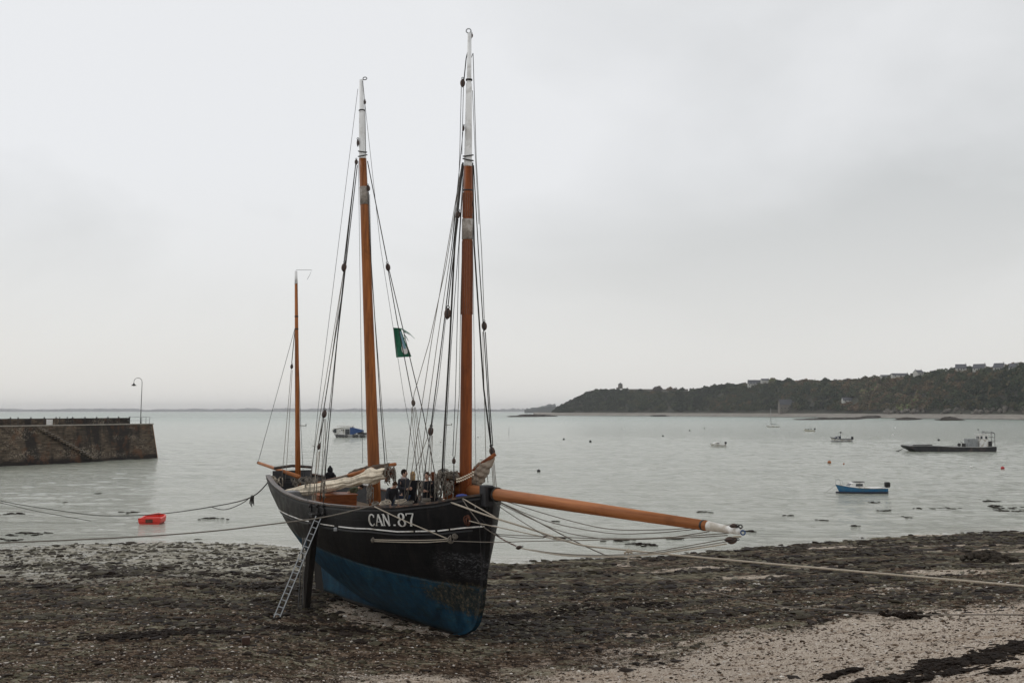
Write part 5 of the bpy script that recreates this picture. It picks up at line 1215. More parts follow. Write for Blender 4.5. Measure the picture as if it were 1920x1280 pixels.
mb.tube([(-8.5, -1.9, 3.6), (-7.8, -1.9, 3.9), (-7.8, 1.9, 3.9), (-8.5, 1.9, 3.6), (-8.5, -1.9, 3.6)], .045, 5); mb.tube([(-8.5, 1.9, 2), (-7.8, 1.9, 2)], .04, 5); mb.tube([(-8.5, 1.9, 2.8), (-8.5, -1.9, 2.8)], .04, 5); mb.build('stern_frame', M['iron'], bg)
mb = MB(); mb.box((-2.9, .5, 1.25), (.5, .7, .7), bev=.05); mb.tube([(-3.3, .2, 1), (-2.6, .2, 1.9), (-2.3, .2, 1.2)], .05, 5); mb.ball((-2.4, -.4, 1.3), (.35, .35, .35), 8, 6); mb.box((-8.1, .2, 1.5), (.7, 1.4, 1.0), bev=.06); mb.build('deck_winch', M['iron'], bg)
mb = MB(); mb.box((4.6, 0, 1.30), (2.4, 1.2, .18), bev=.03); mb.box((6.6, .3, 1.3), (1.0, .8, .16), bev=.03); mb.build('bow_ramp', M['iron'], bg)
mb = MB(); mb.tube([(8.4, 0, .9), (9.6, 0, .3), (10.6, 0, 0)], .05, 5); mb.tube([(9.4, 0, .35), (10.4, .2, -.1)], .07, 5); mb.build('mooring_line', M['iron'], bg)

# working boat with a dark cuddy and mast
c = water_pt(1577, 827.5); wb = empty('fishing_boat', c, R(180 + 3), 'small white and dark fishing boat with short mast in the middle distance', 'boat', 'boats moored in the bay')
Lw = 5.6; v, f, hb, zs = boat_hull(Lw, 2.1, .62, .5, .85); MB().add(v, f).build('hull', M['white'], wb, smooth=True)
gunwale(Lw, hb, zs, .09).build('rubbing_band', M['navy'], wb); deck_of(Lw, hb, zs, 0, .97, -.03).build('deck', M['greypaint'], wb)
MB().tube([(Lw * (.5 - i / 20), (hb(i / 20) * .9 if i else 0), .04) for i in range(21)], .1, 6).build('bottom_paint', M['navy'], wb)
MB().prism([(.2, 0), (1.9, 0), (1.5, .45), (1.1, .75), (.2, .8)], -.6, .6, lambda x, y, z: (x, z * (1 - .2 * y), .65 + y)).build('cuddy', M['navy'], wb)
mb = MB(); mb.tube([(.1, 0, .6), (.1, 0, 2.5)], .04, 6); mb.ball((.1, 0, 2.4), (.3, .1, .14), 8, 6); mb.tube([(.1, 0, 2.3), (-.6, 0, 2.0)], .03, 5); mb.build('mast', M['iron'], wb)
MB().box((1.0, .62, 1.05), (.5, .03, .25)).build('window', M['white'], wb)
outboard(wb, -2.7, .55, 1.5); mb = MB(); mb.tube([(-2.4, .7, .7), (-2.4, .7, 1.4), (-2.4, -.7, 1.4), (-2.4, -.7, .7)], .04, 5); mb.build('stern_frame', M['galv'], wb)
MB().tube([(2.8, 0, .9), (3.6, .1, .4), (4.2, .2, 0)], .02, 5).build('mooring_line', M['rope_grey'], wb)

# small white cabin cruiser
c = water_pt(1345, 837); wc = empty('motorboat', c, R(180 + 8), 'small white cabin motorboat with black outboard nearest the bowsprit', 'boat', 'boats moored in the bay')
Lc = 3.6; v, f, hb, zs = boat_hull(Lc, 1.6, .50, .35, .85); MB().add(v, f).build('hull', M['white'], wc, smooth=True); deck_of(Lc, hb, zs, 0, .97, .0).build('deck', M['white'], wc)
MB().prism([(-.5, 0), (1.2, 0), (.7, .40), (-.35, .45)], -.5, .5, lambda x, y, z: (x, z * (1 - .2 * y), .52 + y)).build('cabin', M['white'], wc)
mb = MB()
for s in (1, -1): mb.box((-.05, s * .485, .74), (.5, .03, .22)); 
mb.build('window', M['glass'], wc); outboard(wc, -1.75, .55, 1.1)
# cream open boat
c = water_pt(1517, 808.5); cb_ = empty('rowing_boat', c, R(180), 'tiny cream open boat with dark figures of gear near the far shore', 'boat', 'boats moored in the bay')
Lr = 4.1; v, f, hb, zs = boat_hull(Lr, 1.7, .55, .4, .85); MB().add(v, f).build('hull', M['cream'], cb_, smooth=True); deck_of(Lr, hb, zs, 0, .97, -.2).build('deck', M['greypaint'], cb_)
mb = MB(); mb.box((1.2, 0, .85), (.3, .3, .4), bev=.05); mb.box((.2, 0, .85), (.35, .4, .4), bev=.05); mb.box((-.8, 0, .9), (.4, .3, .4), bev=.05); mb.build('gear', M['iron'], cb_); outboard(cb_, -2.0, .6, 1.4)
# sailing yacht
c = water_pt(1449, 801); sy = empty('sailing_yacht', c, R(180), 'white sailing yacht with bare tall mast near the far shore', 'boat', 'boats moored in the bay')
Ls = 6.6; v, f, hb, zs = boat_hull(Ls, 2.3, .65, .3, .7); MB().add(v, f).build('hull', M['white'], sy, smooth=True); deck_of(Ls, hb, zs, 0, .97, .0).build('deck', M['white'], sy)
MB().prism([(-.6, 0), (1.8, 0), (1.4, .35), (-.5, .4)], -.6, .6, lambda x, y, z: (x, z, .68 + y)).build('cabin', M['white'], sy)
MB().tube([(.9, 0, .6), (.9, 0, 9.3)], [.13, .10], 6).build('mast', M['greypaint'], sy); MB().tube([(.9, 0, 1.7), (-1.9, 0, 1.5)], .10, 6).build('boom', M['navy'], sy)
mb = MB(); mb.tube([(.9, 0, 9.2), (3.2, 0, .8)], .02, 4); mb.tube([(.9, 0, 9.2), (-3.2, 0, .8)], .015, 4); mb.tube([(.9, 0, 6.5), (.6, 1.1, .7)], .015, 4); mb.tube([(.9, 0, 6.5), (.6, -1.1, .7)], .015, 4); mb.build('stay', M['wire'], sy)
# oyster boat with blue cover
c = water_pt(657, 819.5); ob = empty('oyster_boat', c, R(180 - 4), 'white oyster boat with blue canvas and black tyre fenders seen between two masts', 'boat', 'boats moored in the bay')
Lo = 10.2
prof = [(4.3, .0), (5.0, 1.2), (4.6, 1.25), (-5.1, .85), (-5.1, -.3), (4.0, -.3)]
MB().prism(prof, -1.5, 1.5, lambda x, y, z: (x, z * (1 if x < 3 else .45), y)).build('hull', M['greypaint'], ob)
MB().prism([(-.6, .6), (4.7, 1.0), (5.6, 1.9), (5.1, 2.7), (4.2, 2.9), (3.4, 2.8), (3.2, 3.0), (-.5, 2.9)], -1.2, 1.2, lambda x, y, z: (x, z * (1 if x < 4 else .6), y)).build('cabin', M['white'], ob)
mb = MB()
for s in (1, -1):
    y_ = 1.205
    mb.prism([(.0, .9), (1.35, .9), (1.35, 2.5), (0, 2.5)], y_, y_ + .02, lambda x, y, z: (x, s * z, y)); mb.prism([(1.7, 2.0), (1.95, 2.0), (1.95, 2.4), (1.7, 2.4)], y_, y_ + .02, lambda x, y, z: (x, s * z, y)); mb.prism([(2.3, 2.0), (2.55, 2.0), (2.55, 2.4), (2.3, 2.4)], y_, y_ + .02, lambda x, y, z: (x, s * z, y))
    mb.prism([(4.1, 1.4), (5.0, 1.5), (5.2, 2.0), (4.7, 2.55), (4.15, 2.6)], .80, 1.0, lambda x, y, z: (x, s * (z + (.25 if x < 4.5 else 0)), y))
mb.build('window', M['glass'], ob)
MB().prism([(-.5, 2.9), (3.9, 3.35), (3.9, 3.5), (-.9, 3.45), (-1.0, 3.3)], -1.2, 1.2, lambda x, y, z: (x, z, y)).build('roof', M['white'], ob)
MB().prism([(-.1, .9), (-.1, 3.0), (-.9, 2.9), (-3.8, 2.2), (-3.9, 1.7), (-1.6, 1.2), (-1.2, .9)], -1.25, 1.25, lambda x, y, z: (x, z, y)).build('blue_cover', M['blue'], ob)
for x in (3.7, 2.8, 1.9, .9, -1.4, -2.3, -3.6, -4.4): 
    MB().torus((x, 1.58 if fy else 1.58, .42), .30, .13, Matrix.Rotation(R(90), 3, 'X'), 12, 6).build('tyre_fender', M['rubber'], ob, smooth=True)
mb = MB(); mb.tube([(2.3, 0, 3.4), (2.3, 0, 4.2)], .04, 5); mb.box((2.3, 0, 4.2), (1.0, .2, .08)); mb.tube([(-.6, .6, 3.4), (-.6, .6, 4.1), (-.6, -.6, 4.1), (-.6, -.6, 3.4)], .05, 5); mb.build('radar_mast', M['white'], ob)
mb = MB(); mb.box((-3.2, .2, 1.25), (1.8, 1.6, .7), bev=.1); mb.box((-4.6, 0, 1.1), (.7, 1.5, .6), bev=.05); mb.build('deck_gear', M['iron'], ob); MB().box((-2.6, .4, 1.95), (1.4, .8, .2), bev=.03).build('crate', M['white'], ob)
# two specks of boats far out
for (px, py, L_, lb) in ((567, 798.5, 3.6, 'tiny flat white boat just right of the mizzen mast'), (840, 797, 4.0, 'tiny white boat with dark stern far off left of the foremast')):
    c = water_pt(px, py); r_ = empty('open_boat', c, R(180), lb, 'boat', 'boats moored in the bay'); v, f, hb, zs = boat_hull(L_, 1.5, .45, .4, .85); MB().add(v, f).build('hull', M['white'], r_, smooth=True); deck_of(L_, hb, zs, 0, .97, -.05).build('deck', M['greypaint'], r_); outboard(r_, -L_ / 2 + .1, .45, 1.2)
# red dinghy seen from its stern
c = water_pt(288.5, 979); rd = empty('dinghy', c, R(93), 'bright red plastic dinghy floating near the shore at the left', 'dinghy')
def dingy(w): 
    vs = []; fs = []; n = 14
    pr = lambda t: (.74 if t < .5 else .74 * (1 - ((t - .5) / .5) ** 2.6)) + .02
    for i in range(n + 1):
        t = i / n; h = pr(t); x = -1.2 + 2.5 * t; z1 = .40 + .16 * t * t
        for (y, z) in ((-h * .75, -.1), (-h, .10), (-h - .03, z1 - .06), (-h - .03, z1), (-h + .10, z1), (-h + .14, .12), (h - .14, .12), (h - .10, z1), (h + .03, z1), (h + .03, z1 - .06), (h, .10), (h * .75, -.1)): vs.append((x, y if abs(y) > .02 else 0, z))
    for i in range(n):
        for k in range(11): a = 12 * i + k; fs.append((a, a + 12, a + 13, a + 1))
    fs.append((0, 1, 2, 3, 4, 5, 6, 7, 8, 9, 10, 11)); return vs, fs
v, f = dingy(1); MB().add(v, f).build('hull', M['red'], rd, smooth=False)
MB().box((-1.2, 0, .27), (.10, 1.50, .30), bev=.03).build('transom', M['red'], rd)
MB().box((-1.27, 0, .23), (.05, .50, .24), bev=.01).build('motor_pad', simple('brown_pad', (.09, .035, .02)), rd); MB().box((.1, 0, .34), (.30, 1.3, .05), bev=.01).build('seat', M['red'], rd)
mb = MB(); mb.ball((-1.15, .72, .37), (.09, .07, .05), 8, 5); mb.ball((-1.15, -.72, .37), (.09, .07, .05), 8, 5); mb.build('rowlock', M['rubber'], rd)
# buoys
bz = [(1010, 884.5, 'dark', .22, 'black mooring buoy alone right of the foremast'), (1880, 879, 'red', .24, 'red ball buoy at the right edge of the bay'), (1821, 877, 'white', .20, 'white buoy with a short stick left of the red buoy'), (1555, 868, 'orange', .26, 'orange buoy in the water left above the blue boat'), (1582, 870, 'orange', .12, 'tiny rust speck buoy beside the orange one'),
      (1674, 816, 'white', .26, 'white buoy below another left of the barge wheelhouse'), (1678, 802, 'white', .26, 'white buoy furthest out above the barge bow'), (1760, 825.5, 'dark', .28, 'dark flat float behind the barge deck'), (1834, 806, 'dark', .28, 'dark buoy above the wheelhouse of the barge'),
      (1293, 807.5, 'dark', .28, 'dark buoy in open water left of the sailing yacht'), (1057, 824, 'dark', .26, 'round dark buoy between the foremast and the headland'), (1107, 828.5, 'dark', .30, 'black and white buoy right of the round dark one'), (1169, 804, 'white', .30, 'small white buoy in front of the headland beach'),
      (1243, 818, 'dark', .26, 'dark buoy left of the white cabin motorboat'), (1321, 803.5, 'dark', .26, 'tiny dark buoy nearest the far beach'), (896, 819.5, 'white', .26, 'white and black buoy just right of the foremast'), (826, 828.5, 'white', .22, 'white buoy just left of the foremast'), (770, 807.5, 'white', .22, 'faint white buoy seen through the main shrouds'), (588, 836, 'white', .26, 'white buoy right of the mizzen mast near the main rigging'), (902, 862, 'white', .26, 'white buoy behind the foresail spar at the bow')]
M['orange'] = simple('orange_plastic', (.34, .12, .04), .5, .3, 3); M['redbuoy'] = simple('red_buoy_plastic', (.40, .03, .03), .45, .2, 3)
for (px, py, k, r_, lb) in bz:
    c = water_pt(px, py); b = empty('mooring_buoy', c, random.uniform(0, 3), lb, 'buoy', 'mooring buoys in the bay')
    mt = {'dark': M['rubber'], 'red': M['redbuoy'], 'white': M['white'], 'orange': M['orange']}[k]
    MB().ball((0, 0, r_ * .55), (r_ * 1.1, r_ * 1.1, r_), 12, 8).build('float', mt, b, smooth=True); MB().torus((0, 0, r_ * 1.6), r_ * .22, r_ * .07, Matrix.Rotation(R(90), 3, 'X'), 10, 5).build('ring', M['iron'], b, smooth=True)
c = water_pt(954, 815); tag(MB().tube([c + Vector((0, 0, -.5)), c + Vector((.05, 0, 2.6))], [.07, .04], 6).build('marker_stake', M['iron']), 'thin dark stake standing in the water right of the bow', 'stake')
# floating weed streaks
mb = MB(); rg = random.Random(5)
def streak(px, py, w, n):
    c = water_pt(px, py)
    for k in range(n):
        x = c.x + rg.gauss(0, w * .55); y = c.y + rg.gauss(0, .6 * w); s = rg.uniform(.05, .17)
        mb.ball((x, y, .02), (s * 2.0, s * .8, .035), 6, 4, Matrix.Rotation(rg.uniform(-.4, .4), 3, 'Z'), .3)
for q in ((1855, 939, .9, 12), (1915, 955, 2.0, 40), (1890, 958, 1.5, 20), (1785, 953, .7, 10), (1720, 953, .6, 8), (1660, 957, .5, 6), (1640, 942, .7, 6), (1865, 948, .8, 8), (1325, 960, .5, 8), (1168, 1013, .8, 14), (1205, 1021, .9, 18), (1270, 1010, .4, 8), (1050, 1009, .4, 6), (1044, 977, .3, 5), (1404, 995, .4, 6), (20, 963, .9, 12), (40, 1001, .9, 14), (75, 1000, .8, 8), (15, 1012, .8, 10), (245, 961, .7, 10), (395, 972, .9, 12), (1480, 966, .5, 5), (1540, 975, .5, 5), (1600, 985, .5, 5), (1700, 970, .5, 6), (120, 942, .3, 3), (186, 925, .3, 3)): streak(*q)
tag(mb.build('floating_seaweed', M['wrack']), 'dark streaks of floating weed near the shore', kind='stuff')

# ------------------------------------------------------------------ headland
HX = [940, 1000, 1035, 1120, 1250, 1400, 1550, 1700, 1920, 2150, 2500]
HY = [2000, 1900, 1830, 1780, 1650, 1500, 1330, 1180, 980, 860, 740]      # distance of the water line
def coast(px): return interp(px, HX, HY)
SKY = [(1030, 776), (1036, 768), (1045, 759), (1060, 752), (1075, 746), (1092, 740), (1100, 735), (1112, 731), (1150, 729), (1200, 730), (1290, 730), (1320, 726), (1360, 720), (1400, 719), (1440, 713), (1500, 713), (1560, 714), (1610, 711), (1650, 704.5), (1700, 702), (1740, 698), (1790, 689.5), (1850, 686.5), (1920, 681), (2000, 677), (2150, 676), (2500, 665)]
def crest(px): return interp(px, [s[0] for s in SKY], [s[1] for s in SKY])
def topz(px):       # height of the bare hill below its trees
    D = coast(px) + 130; return 8 + (770 - crest(px)) / F * D - 5.0
M['hillearth'] = simple('hill_earth', (.040, .042, .028), .95, .4, .03); 
def mk_beach():
    m = MT('far_beach_sand', .9, .2); p = m.coord('pos'); f = m.noise(m.scaled(p, (.02, .08, 1)), 1, 5, .7); sx = m.n('ShaderNodeSeparateXYZ'); m.l(p, sx.inputs[0])
    a = m.ramp(f, [(.35, (.18, .165, .145)), (.65, (.30, .275, .24))]); wet = m.ramp(m.math('ADD', sx.outputs['Z'], m.math('MULTIPLY', f, .8)), [(.55, (.10, .095, .085)), (1.0, (1, 1, 1))]); m.color(m.mix(1.0, a, wet, 'MULTIPLY')); return m.mat
cols = np.linspace(1000, 2450, 150)
prof_t = [(-30, -1.0), (0, 0), (14, 1.6), (30, 3.6), (40, 4.8), (48, 5.4)]
vs = []; nb = len(prof_t)
for px in cols:
    for d, z in prof_t:
        Yd = coast(px) + d; vs.append(((px - 960) / F * Yd, Yd, z))
tag(np_mesh('far_beach', np.array(vs), grid_faces(len(cols), nb), mk_beach(), smooth=True), 'pale strip of beach at the foot of the headland', kind='structure')
vs = []; pr2 = [(40, 0), (52, .14), (75, .50), (100, .82), (130, 1.0), (180, 1.05), (300, 1.04), (420, .9)]
cols2 = np.concatenate([np.linspace(1030, 1110, 30), np.linspace(1115, 2450, 170)])
for px in cols2:
    tz = max(topz(px), 1.0); sq = float(sstep(1028, 1100, px)); 
    for d, k in pr2:
        Yd = coast(px) + 40 + (d - 40) * (0.35 + .65 * sq); vs.append(((px - 960) / F * Yd, Yd, 4.6 + (tz - 4.6) * k + 1.5 * math.sin(px * .05 + d * .1) * (k > .3)))
tag(np_mesh('headland', np.array(vs), grid_faces(len(cols2), len(pr2)), M['hillearth'], smooth=True), 'wooded headland sloping down to the bay', kind='structure')
def hill(px, d):
    tz = max(topz(px), 1.0); sq = float(sstep(1028, 1100, px)); dd = 40 + (d - 40) * (0.35 + .65 * sq)
    Yd = coast(px) + dd; k = interp(d, [q[0] for q in pr2], [q[1] for q in pr2]); return Vector(((px - 960) / F * Yd, Yd, 4.6 + (tz - 4.6) * k))
# woodland: thousands of leafy crowns, each a cloud of small faces
def mk_wood():
    m = MT('woodland_leaves', .9, .1); t = m.attr('tint')
    c = m.ramp(t, [(0.0, (.010, .020, .012)), (.25, (.024, .042, .022)), (.45, (.058, .076, .036)), (.62, (.095, .082, .042)), (.80, (.15, .10, .055)), (.93, (.20, .15, .10)), (1.0, (.15, .20, .07))])
    m.color(c); return m.mat
M['leaves'] = mk_wood()
def crowns(name, C, S, seed, tint=None, per=95, mat=None, parent=None, hgt=1.0):
    """C centres (n,3), S radii (n,)"""
    rg = np.random.default_rng(seed); n = len(C)
    d = rg.normal(0, 1, (n, per, 3)); d /= np.linalg.norm(d, axis=2, keepdims=True); rr = rg.uniform(.55, 1.0, (n, per, 1)) ** .5
    d[:, :, 2] = np.abs(d[:, :, 2]) * 1.0 - .25
    lob = 1 + .28 * np.sin(d[:, :, :1] * 4 + rg.uniform(0, 6, (n, 1, 1))) * np.sin(d[:, :, 1:2] * 4 + rg.uniform(0, 6, (n, 1, 1)))
    c = C[:, None, :] + d * rr * lob * S[:, None, None] * np.array([1, 1, hgt])
    fs_ = S[:, None, None] * rg.uniform(.13, .30, (n, per, 1))
    a = rg.normal(0, 1, (n, per, 3)); a /= np.linalg.norm(a, axis=2, keepdims=True); b = np.cross(a, rg.normal(0, 1, (n, per, 3))); b /= np.linalg.norm(b, axis=2, keepdims=True)
    V = np.stack([c + a * fs_, c + b * fs_, c - a * fs_ * .8, c - b * fs_ * .9], 2).reshape(-1, 3)
    Fq = np.arange(n * per * 4).reshape(-1, 4)
    tt = (tint if tint is not None else rg.uniform(0, 1, n))
    T = np.clip(np.repeat(tt, per * 4) + np.repeat(rg.uniform(-.08, .08, n * per), 4), 0, 1)
    return np_mesh(name, V, Fq, mat or M['leaves'], {'tint': T}, parent=parent)
rg = np.random.default_rng(4); C = []; S = []; TT = []
while len(C) < 5600:
    px = rg.uniform(1036, 2440); d = 46 + rg.uniform(0, 1) * 108
    if 1460 < px < 1490 and 40 < d < 54: continue
    if 1577 < px < 1614 and 64 < d < 76: continue
    h = hill(px, d); s = (2.6 + 4.2 * rg.uniform(0, 1) ** 1.6) * (1.0 if d < 115 else .8) * (0.45 + .55 * float(sstep(1030, 1120, px)))
    if 1180 < px < 1296 and d > 112: s *= .72
    C.append((h.x, h.y, h.z + s * .35)); S.append(s)
    zone = vnoise(np.array([h.x * .018]), np.array([h.y * .018]), 5)[0] * .65 + rg.uniform(0, 1) ** 2 * .5; TT.append(zone * (0.62 + .38 * float(sstep(1150, 1650, px))))
tag(crowns('woodland', np.array(C), np.array(S), 8, np.clip(np.array(TT), 0, 1)), 'dark autumn woodland covering the headland', kind='stuff')
# trees one can tell apart on the skyline
M['bare'] = simple('bare_twigs', (.085, .072, .06), .9, .3, .5); M['bark'] = simple('bark', (.05, .04, .03), .9, .3, .5)
def tree(px, ytop, d, w, label, bare=False, t=.3, gr='trees on the skyline of the headland'):
    h = hill(px, d); h.z -= .5; top_ = 8 + (770 - ytop) / F * h.y; H = max(top_ - h.z, 3); r = w / 2 / F * h.y
    tr_ = empty('bare_tree' if bare else 'tree', h, 0, label, 'tree', gr); mb = MB(); mb.tube([(0, 0, 0), (.1, 0, H * .35), (0, .1, H * .7)], [.35, .25, .1], 6)
    rg = random.Random(int(px))
    for k in range(8 if not bare else 40):
        a = rg.uniform(0, 6.28); z0 = H * rg.uniform(.25, .5); e = rg.uniform(.5, 1.0); mb.tube([(0, 0, z0), (math.cos(a) * r * .5 * e, math.sin(a) * r * .5 * e, z0 + (H - z0) * .5), (math.cos(a) * r * .9 * e, math.sin(a) * r * .9 * e, z0 + (H - z0) * rg.uniform(.55, .95))], [.14, .08, .03], 4)
    mb.build('trunk', M['bark'], tr_)
    cr = H * .62
    o = crowns('crown', np.array([(0, 0, H * .52), (r * .35, 0, H * .45), (-r * .4, 0, H * .48)]), np.array([r * .95, r * .7, r * .7]), int(px), np.full(3, t), per=150 if not bare else 90, mat=M['bare'] if bare else None, parent=tr_, hgt=min(1.2, H * .48 / max(r, .1)))
for (px, yt, d, w, b, t, lb) in ((1233, 722, 125, 18, True, 0, 'round bare twiggy tree alone on the crest of the headland'), (1176, 724, 128, 6, False, .2, 'small dark round tree right beside the tower'), (1256, 724, 126, 13, False, .75, 'brownish tree right of the bare round tree on the crest'), (1279, 725, 126, 11, False, .3, 'dark tree at the right end of the low wall'),
       (1266, 725, 128, 10, True, 0, 'thin bare tree between two leafy crest trees'), (1201, 727, 126, 9, False, .2, 'low dark bush-like tree right of the tower trees'), (1449, 706, 128, 13, False, .97, 'pale green tree right of the white house on the ridge'), (1478, 707, 128, 16, False, .3, 'dark tree on the ridge above the stone building'),
       (1548, 707, 130, 16, False, .35, 'broad dark tree on the middle of the ridge'), (1566, 709, 130, 9, True, 0, 'bare tree on the ridge right of the broad dark one'), (1590, 708, 130, 14, True, 0, 'wide bare tree above the long roof'), (1622, 703, 128, 14, False, .6, 'rounded tree left of the low roofs on the ridge'),
       (1758, 695, 126, 16, False, .2, 'dark tree left of the four ridge houses'), (1785, 690, 126, 14, False, .35, 'dense tree touching the leftmost ridge house'), (1918, 676, 126, 9, False, .2, 'dark tree top at the right edge of the ridge'), (1366, 717, 128, 10, False, .25, 'small dark tree on the ridge left of the white house'), (1100, 733, 122, 9, False, .25, 'windswept tree at the top of the cliff end'),
       (1820, 686, 112, 9, False, .3, 'dark tree between the first and second ridge houses'), (1856, 687, 112, 10, False, .2, 'dark tree between the second and third ridge houses'), (1889, 687, 112, 8, False, .45, 'brown-green tree between the third and fourth ridge houses'), (1702, 700, 116, 12, False, .3, 'leafy tree between the low roofs and the small gabled house'), (1640, 703, 116, 10, False, .5, 'rounded brownish tree in front of the low flat roof'), (1340, 719, 122, 14, False, .3, 'spreading tree where the ridge starts to rise'), (1510, 708, 124, 12, False, .7, 'brown autumn tree on the ridge above the stone house'),
       (1552, 728, 96, 14, False, .93, 'orange tinted tree on the slope above the long roof')): tree(px, yt, d, w, lb, b, t)
# buildings
M['crest'] = simple('crest_stone', (.17, .16, .14), .9, .2, .5); M['slate'] = simple('grey_slate', (.06, .064, .075), .6, .2, .4); M['render'] = simple('white_render', (.46, .45, .42), .85, .08, .4); M['granite'] = simple('granite_wall', (.15, .135, .115), .9, .3, .6)
def house(px, ybase, d, wpx, hpx, label, wall='render', rz=0, roofk=.45, dep=7, chim=True, win=3, name='house', dormers=0, gable_white=True):
    h = hill(px, d); s = h.y / F; z0 = 8 + (770 - ybase) * s; w = wpx * s; H = hpx * s
    r_ = empty(name, (h.x, h.y, z0 - 2.5), R(rz), label, name.replace('_', ' '), 'houses on the headland' if name == 'house' else None)
    hw = H * (1 - roofk) + 2.5; top_ = H + 2.5
    wl_ = MB().prism([(-dep / 2, 0), (dep / 2, 0), (dep / 2, hw), (0, top_), (-dep / 2, hw)], -w / 2, w / 2, lambda x, y, z: (z, x, y)).build('wall', M[wall], r_)
    ov = .35; rf = MB()
    for sgn in (1, -1): rf.prism([(sgn * (dep / 2 + ov), hw - ov * .8), (sgn * (dep / 2 + ov), hw - ov * .8 + .22), (0, top_ + .25), (0, top_ + .02)], -w / 2 - .2, w / 2 + .2, lambda x, y, z: (z, x, y))
    rf = rf.build('roof', M['slate'], r_)
    if chim:
        for sgn in ((-1, 1) if chim == 2 else (1,)): MB().box((sgn * (w / 2 - .5), 0, top_ + .5), (.7, .9, 1.7)).build('chimney', M[wall], rf)
    for k in range(win):
        x = -w / 2 + w * (k + .5) / win; MB().box((x, -dep / 2 - .01, hw * .5 + 1.4), (min(1.2, w / win * .45), .08, 1.2)).build('window', M['glass'], r_)
    for k in range(dormers):
        x = -w / 2 + w * (k + .5) / dormers; MB().box((x, -dep / 2 + .9, hw + .65), (1.3, 1.6, 1.3)).build('dormer', M['render'], rf)
    if name == 'house' and win: MB().box((w * .02, -dep / 2 - .015, 3.3), (.95, .09, 2.0)).build('door', M['iron'], r_)
    return r_
house(1418, 724, 118, 32, 11.5, 'long white house with dormers on the ridge above the beach', roofk=.6, win=7, dormers=6, chim=2)
house(1434, 716, 122, 14, 6, 'small slate roofed wing behind the long white ridge house', win=0, chim=1)
house(1687, 707, 122, 30, 7, 'low slate roof barely showing over the ridge trees', win=3, chim=1)
house(1662, 709, 122, 22, 6, 'lower flat slate roof left of the other low roof on the ridge', win=2, chim=0)
house(1722, 703, 120, 16, 9, 'small white gabled house left of the four ridge houses', rz=25, win=2, chim=2)
house(1802, 693.5, 119, 19, 10.5, 'grey roofed leftmost of the four houses on the ridge', rz=-20, roofk=.7, win=2, dep=10)
house(1837, 695, 119, 21, 12.5, 'second ridge house from the left with dark roof and white gable', rz=-38, roofk=.62, win=3, dep=9)
house(1874, 694, 119, 18, 13, 'third ridge house from the left with arched white gable', rz=-40, roofk=.62, win=2, dep=9)
house(1902, 693.5, 119, 15, 12, 'rightmost ridge house partly behind trees', rz=-42, roofk=.6, win=2, dep=9)
house(1476, 772, 50, 34, 23, 'stone house with slate roof low down by the beach', wall='granite', rz=8, roofk=.4, win=5, chim=2)
house(1463, 775, 44, 10, 16, 'narrow stone gable block beside the beach house', wall='granite', rz=80, roofk=.2, win=1, chim=0)
house(1441, 757, 70, 10, 8, 'small pale roof in the trees left of the stone house', rz=-15, roofk=.8, win=1, chim=0)
house(1595, 752, 74, 34, 7, 'long pale slate roof half hidden in the slope woods', rz=3, roofk=.75, win=4, chim=1)
tag(MB().build('x', M['granite']), None) if False else None
def seawall(name, x0, x1, d, ht, label, mat='granite'):
    mb = MB(); xs = np.linspace(x0, x1, 12); vs = []
    for px in xs:
        h = hill(float(px), d); vs += [(h.x, h.y, 1.5), (h.x, h.y, 2.2 + ht), (h.x, h.y + 1.2, 2.2 + ht), (h.x, h.y + 1.2, 1.5)]
    for i in range(11):
        for k in range(4): mb_ = 4 * i; 
    fs = [(4 * i + k, 4 * i + 4 + k, 4 * i + 4 + (k + 1) % 4, 4 * i + (k + 1) % 4) for i in range(11) for k in range(4)]
    o = mb.add(vs, fs).build(name, M[mat]); return tag(o, label, 'wall')
seawall('sea_wall', 1422, 1465, 41, 3.0, 'short pale stone wall at the beach left of the stone house')
seawall('sea_wall', 1760, 1990, 42, 2.6, 'rough stone sea wall behind the pink beach at the far right')
seawall('crest_wall', 1176, 1290, 128, 0, 'low pale wall running along the crest of the headland', 'crest'); 
w_ = [o for o in bpy.data.objects if o.name == 'crest_wall'][0]
me = w_.data
for i, v in enumerate(me.vertices):
    px = 1176 + (1290 - 1176) * ((i // 4) / 11); zc_w = 8 + (770 - 729.2) / F * v.co.y; v.co.z = zc_w if (i % 4) in (1, 2) else zc_w - 12
# tower
h = hill(1163, 122); s = h.y / F; z0 = 8 + (770 - 728.5) * s
tw = empty('stone_tower', (h.x, h.y, z0 - 1), R(15), 'square stone tower with pyramid roof on the headland skyline', 'tower')
MB().box((0, 0, 4.3), (6.4, 6.4, 7.6), taper=.9).build('wall', M['granite'], tw); MB().box((0, 0, 8.2), (6.6, 6.6, .5)).build('cornice', M['granite'], tw)
MB().box((0, 0, 9.7), (6.2, 6.2, 2.6), taper=.08).build('roof', M['slate'], tw)
MB().tube([(0, 0, 10.8), (0, 0, 12.4)], .12, 6).build('finial', M['iron'], tw)
for z in (3.4, 6.4): MB().box((.2, -3.1, z), (.9, .25, 1.3)).build('window', M['glass'], tw)
MB().box((-4.6, .5, 1.6), (3.6, 4.5, 2.6)).build('annex', M['granite'], tw)
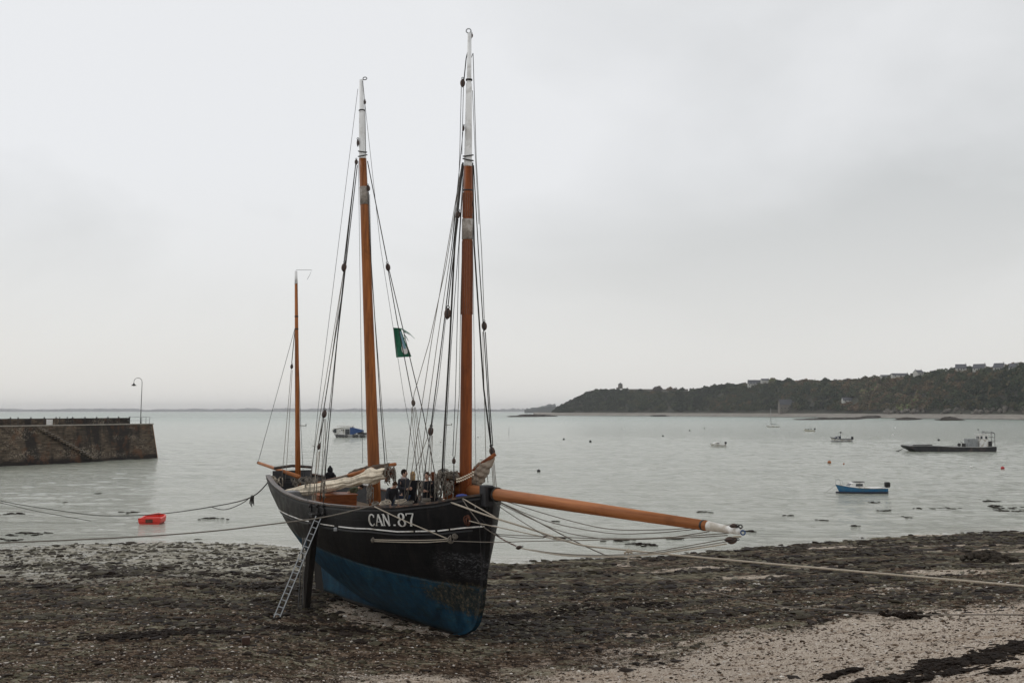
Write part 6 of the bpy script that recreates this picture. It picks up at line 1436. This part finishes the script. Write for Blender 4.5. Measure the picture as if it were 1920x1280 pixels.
# rocks in front of the far beach
def reef(x0, x1, y0, y1, n, hh, label, seed):
    rgx = random.Random(seed); mb = MB()
    for k in range(n):
        t = rgx.random(); px = lerp(x0, x1, t); py = lerp(y0, y1, t) + rgx.uniform(-.6, .6); c = PZ(px, py, 0.0); s = rgx.uniform(1.5, 5) * c.y / 1500 * 1.2 
        mb.ball((c.x, c.y, 0.1), (s * 2.2, s * 2, s * hh * (.4 + 1.2 * math.sin(math.pi * t))), 8, 6, None, .25)
    return tag(mb.build('reef', M['rock']), label, 'rocks', 'reefs along the far shore')
reef(1500, 1608, 786.6, 785.5, 90, .22, 'long low dark reef in front of the middle of the far beach', 1); reef(1600, 1680, 784.5, 781, 110, .3, 'dark rocks running up from the reef to the woods', 2); reef(1690, 1712, 787, 786, 40, .3, 'short dark rock spit on the far beach', 3); reef(1768, 1796, 787.5, 787.5, 40, .42, 'rounded dark rock at the edge of the pink beach', 4)
reef(962, 1032, 781.0, 780.2, 60, .38, 'low dark rocks off the point of the headland', 5)
reef(1226, 1246, 780.8, 780, 8, .25, 'small dark rocks on the far beach below the crest wall', 6)
# boulders and bare rock at the foot of the wooded slope
mb = MB(); rgx = random.Random(9)
for k in range(90):
    px = rgx.choice((rgx.uniform(1655, 1730), rgx.uniform(1760, 1960))); h = hill(px, 40 + rgx.uniform(0, 9)); s = rgx.uniform(.9, 2.4); mb.ball((h.x, h.y - 3, h.z + rgx.uniform(0, 3.5)), (s * 1.3, s, s), 7, 5, None, .25)
tag(mb.build('cliff_rocks', M['granite']), 'grey cliff rocks where the woods meet the beach', kind='stuff')

# ------------------------------------------------------------------ far coast
def farcoast(name, x0, x1, D, y0, amp, seed, label, col_=(.14, .15, .16)):
    rgx = np.random.default_rng(seed); n = int((x1 - x0) / 1.1); xs = np.linspace(x0, x1, n); vs = []
    ys = y0(xs) - amp * (fbm(xs * .03, xs * 0, 3, seed) + .55 * vnoise(xs * .35, xs * 0, seed + 1) ** 2)
    for x, y in zip(xs, ys):
        X_ = (x - 960) / F * D; Z_ = 8 + (770 - y) / F * D
        vs += [(X_, D, -1), (X_, D, Z_ * .8), (X_, D + 40, Z_), (X_, D + 300, Z_ * .9), (X_, D + 300, -1)]
    return tag(np_mesh(name, np.array(vs), grid_faces(n, 5), simple(name + '_cover', col_, .95, .3, .004), smooth=False), label, kind='structure')
farcoast('far_coast', -250, 1020, 11000, lambda x: 769.5 + x * 0, 4.2, 3, 'faint low coast along the horizon')
farcoast('far_point', 985, 1042, 4200, lambda x: 769 - 9 * np.clip((x - 985) / 55, 0, 1) ** 1.2, 5.0, 8, 'hazy wooded point behind the headland', (.05, .06, .06))

# ------------------------------------------------------------------ haze
hz = MB().box((0, 5600, 34), (25000, 13600, 76)).build('haze', bpy.data.materials.new('haze_air')); hm = hz.data.materials[0]; hm.use_nodes = True
for n_ in list(hm.node_tree.nodes):
    if n_.type != 'OUTPUT_MATERIAL': hm.node_tree.nodes.remove(n_)
pv = hm.node_tree.nodes.new('ShaderNodeVolumePrincipled'); pv.inputs['Density'].default_value = 8.5e-5; pv.inputs['Color'].default_value = (.99, .99, 1, 1); pv.inputs['Anisotropy'].default_value = 0.2
hm.node_tree.links.new(pv.outputs[0], [n_ for n_ in hm.node_tree.nodes if n_.type == 'OUTPUT_MATERIAL'][0].inputs['Volume'])
tag(hz, 'thin sea haze', kind='stuff')
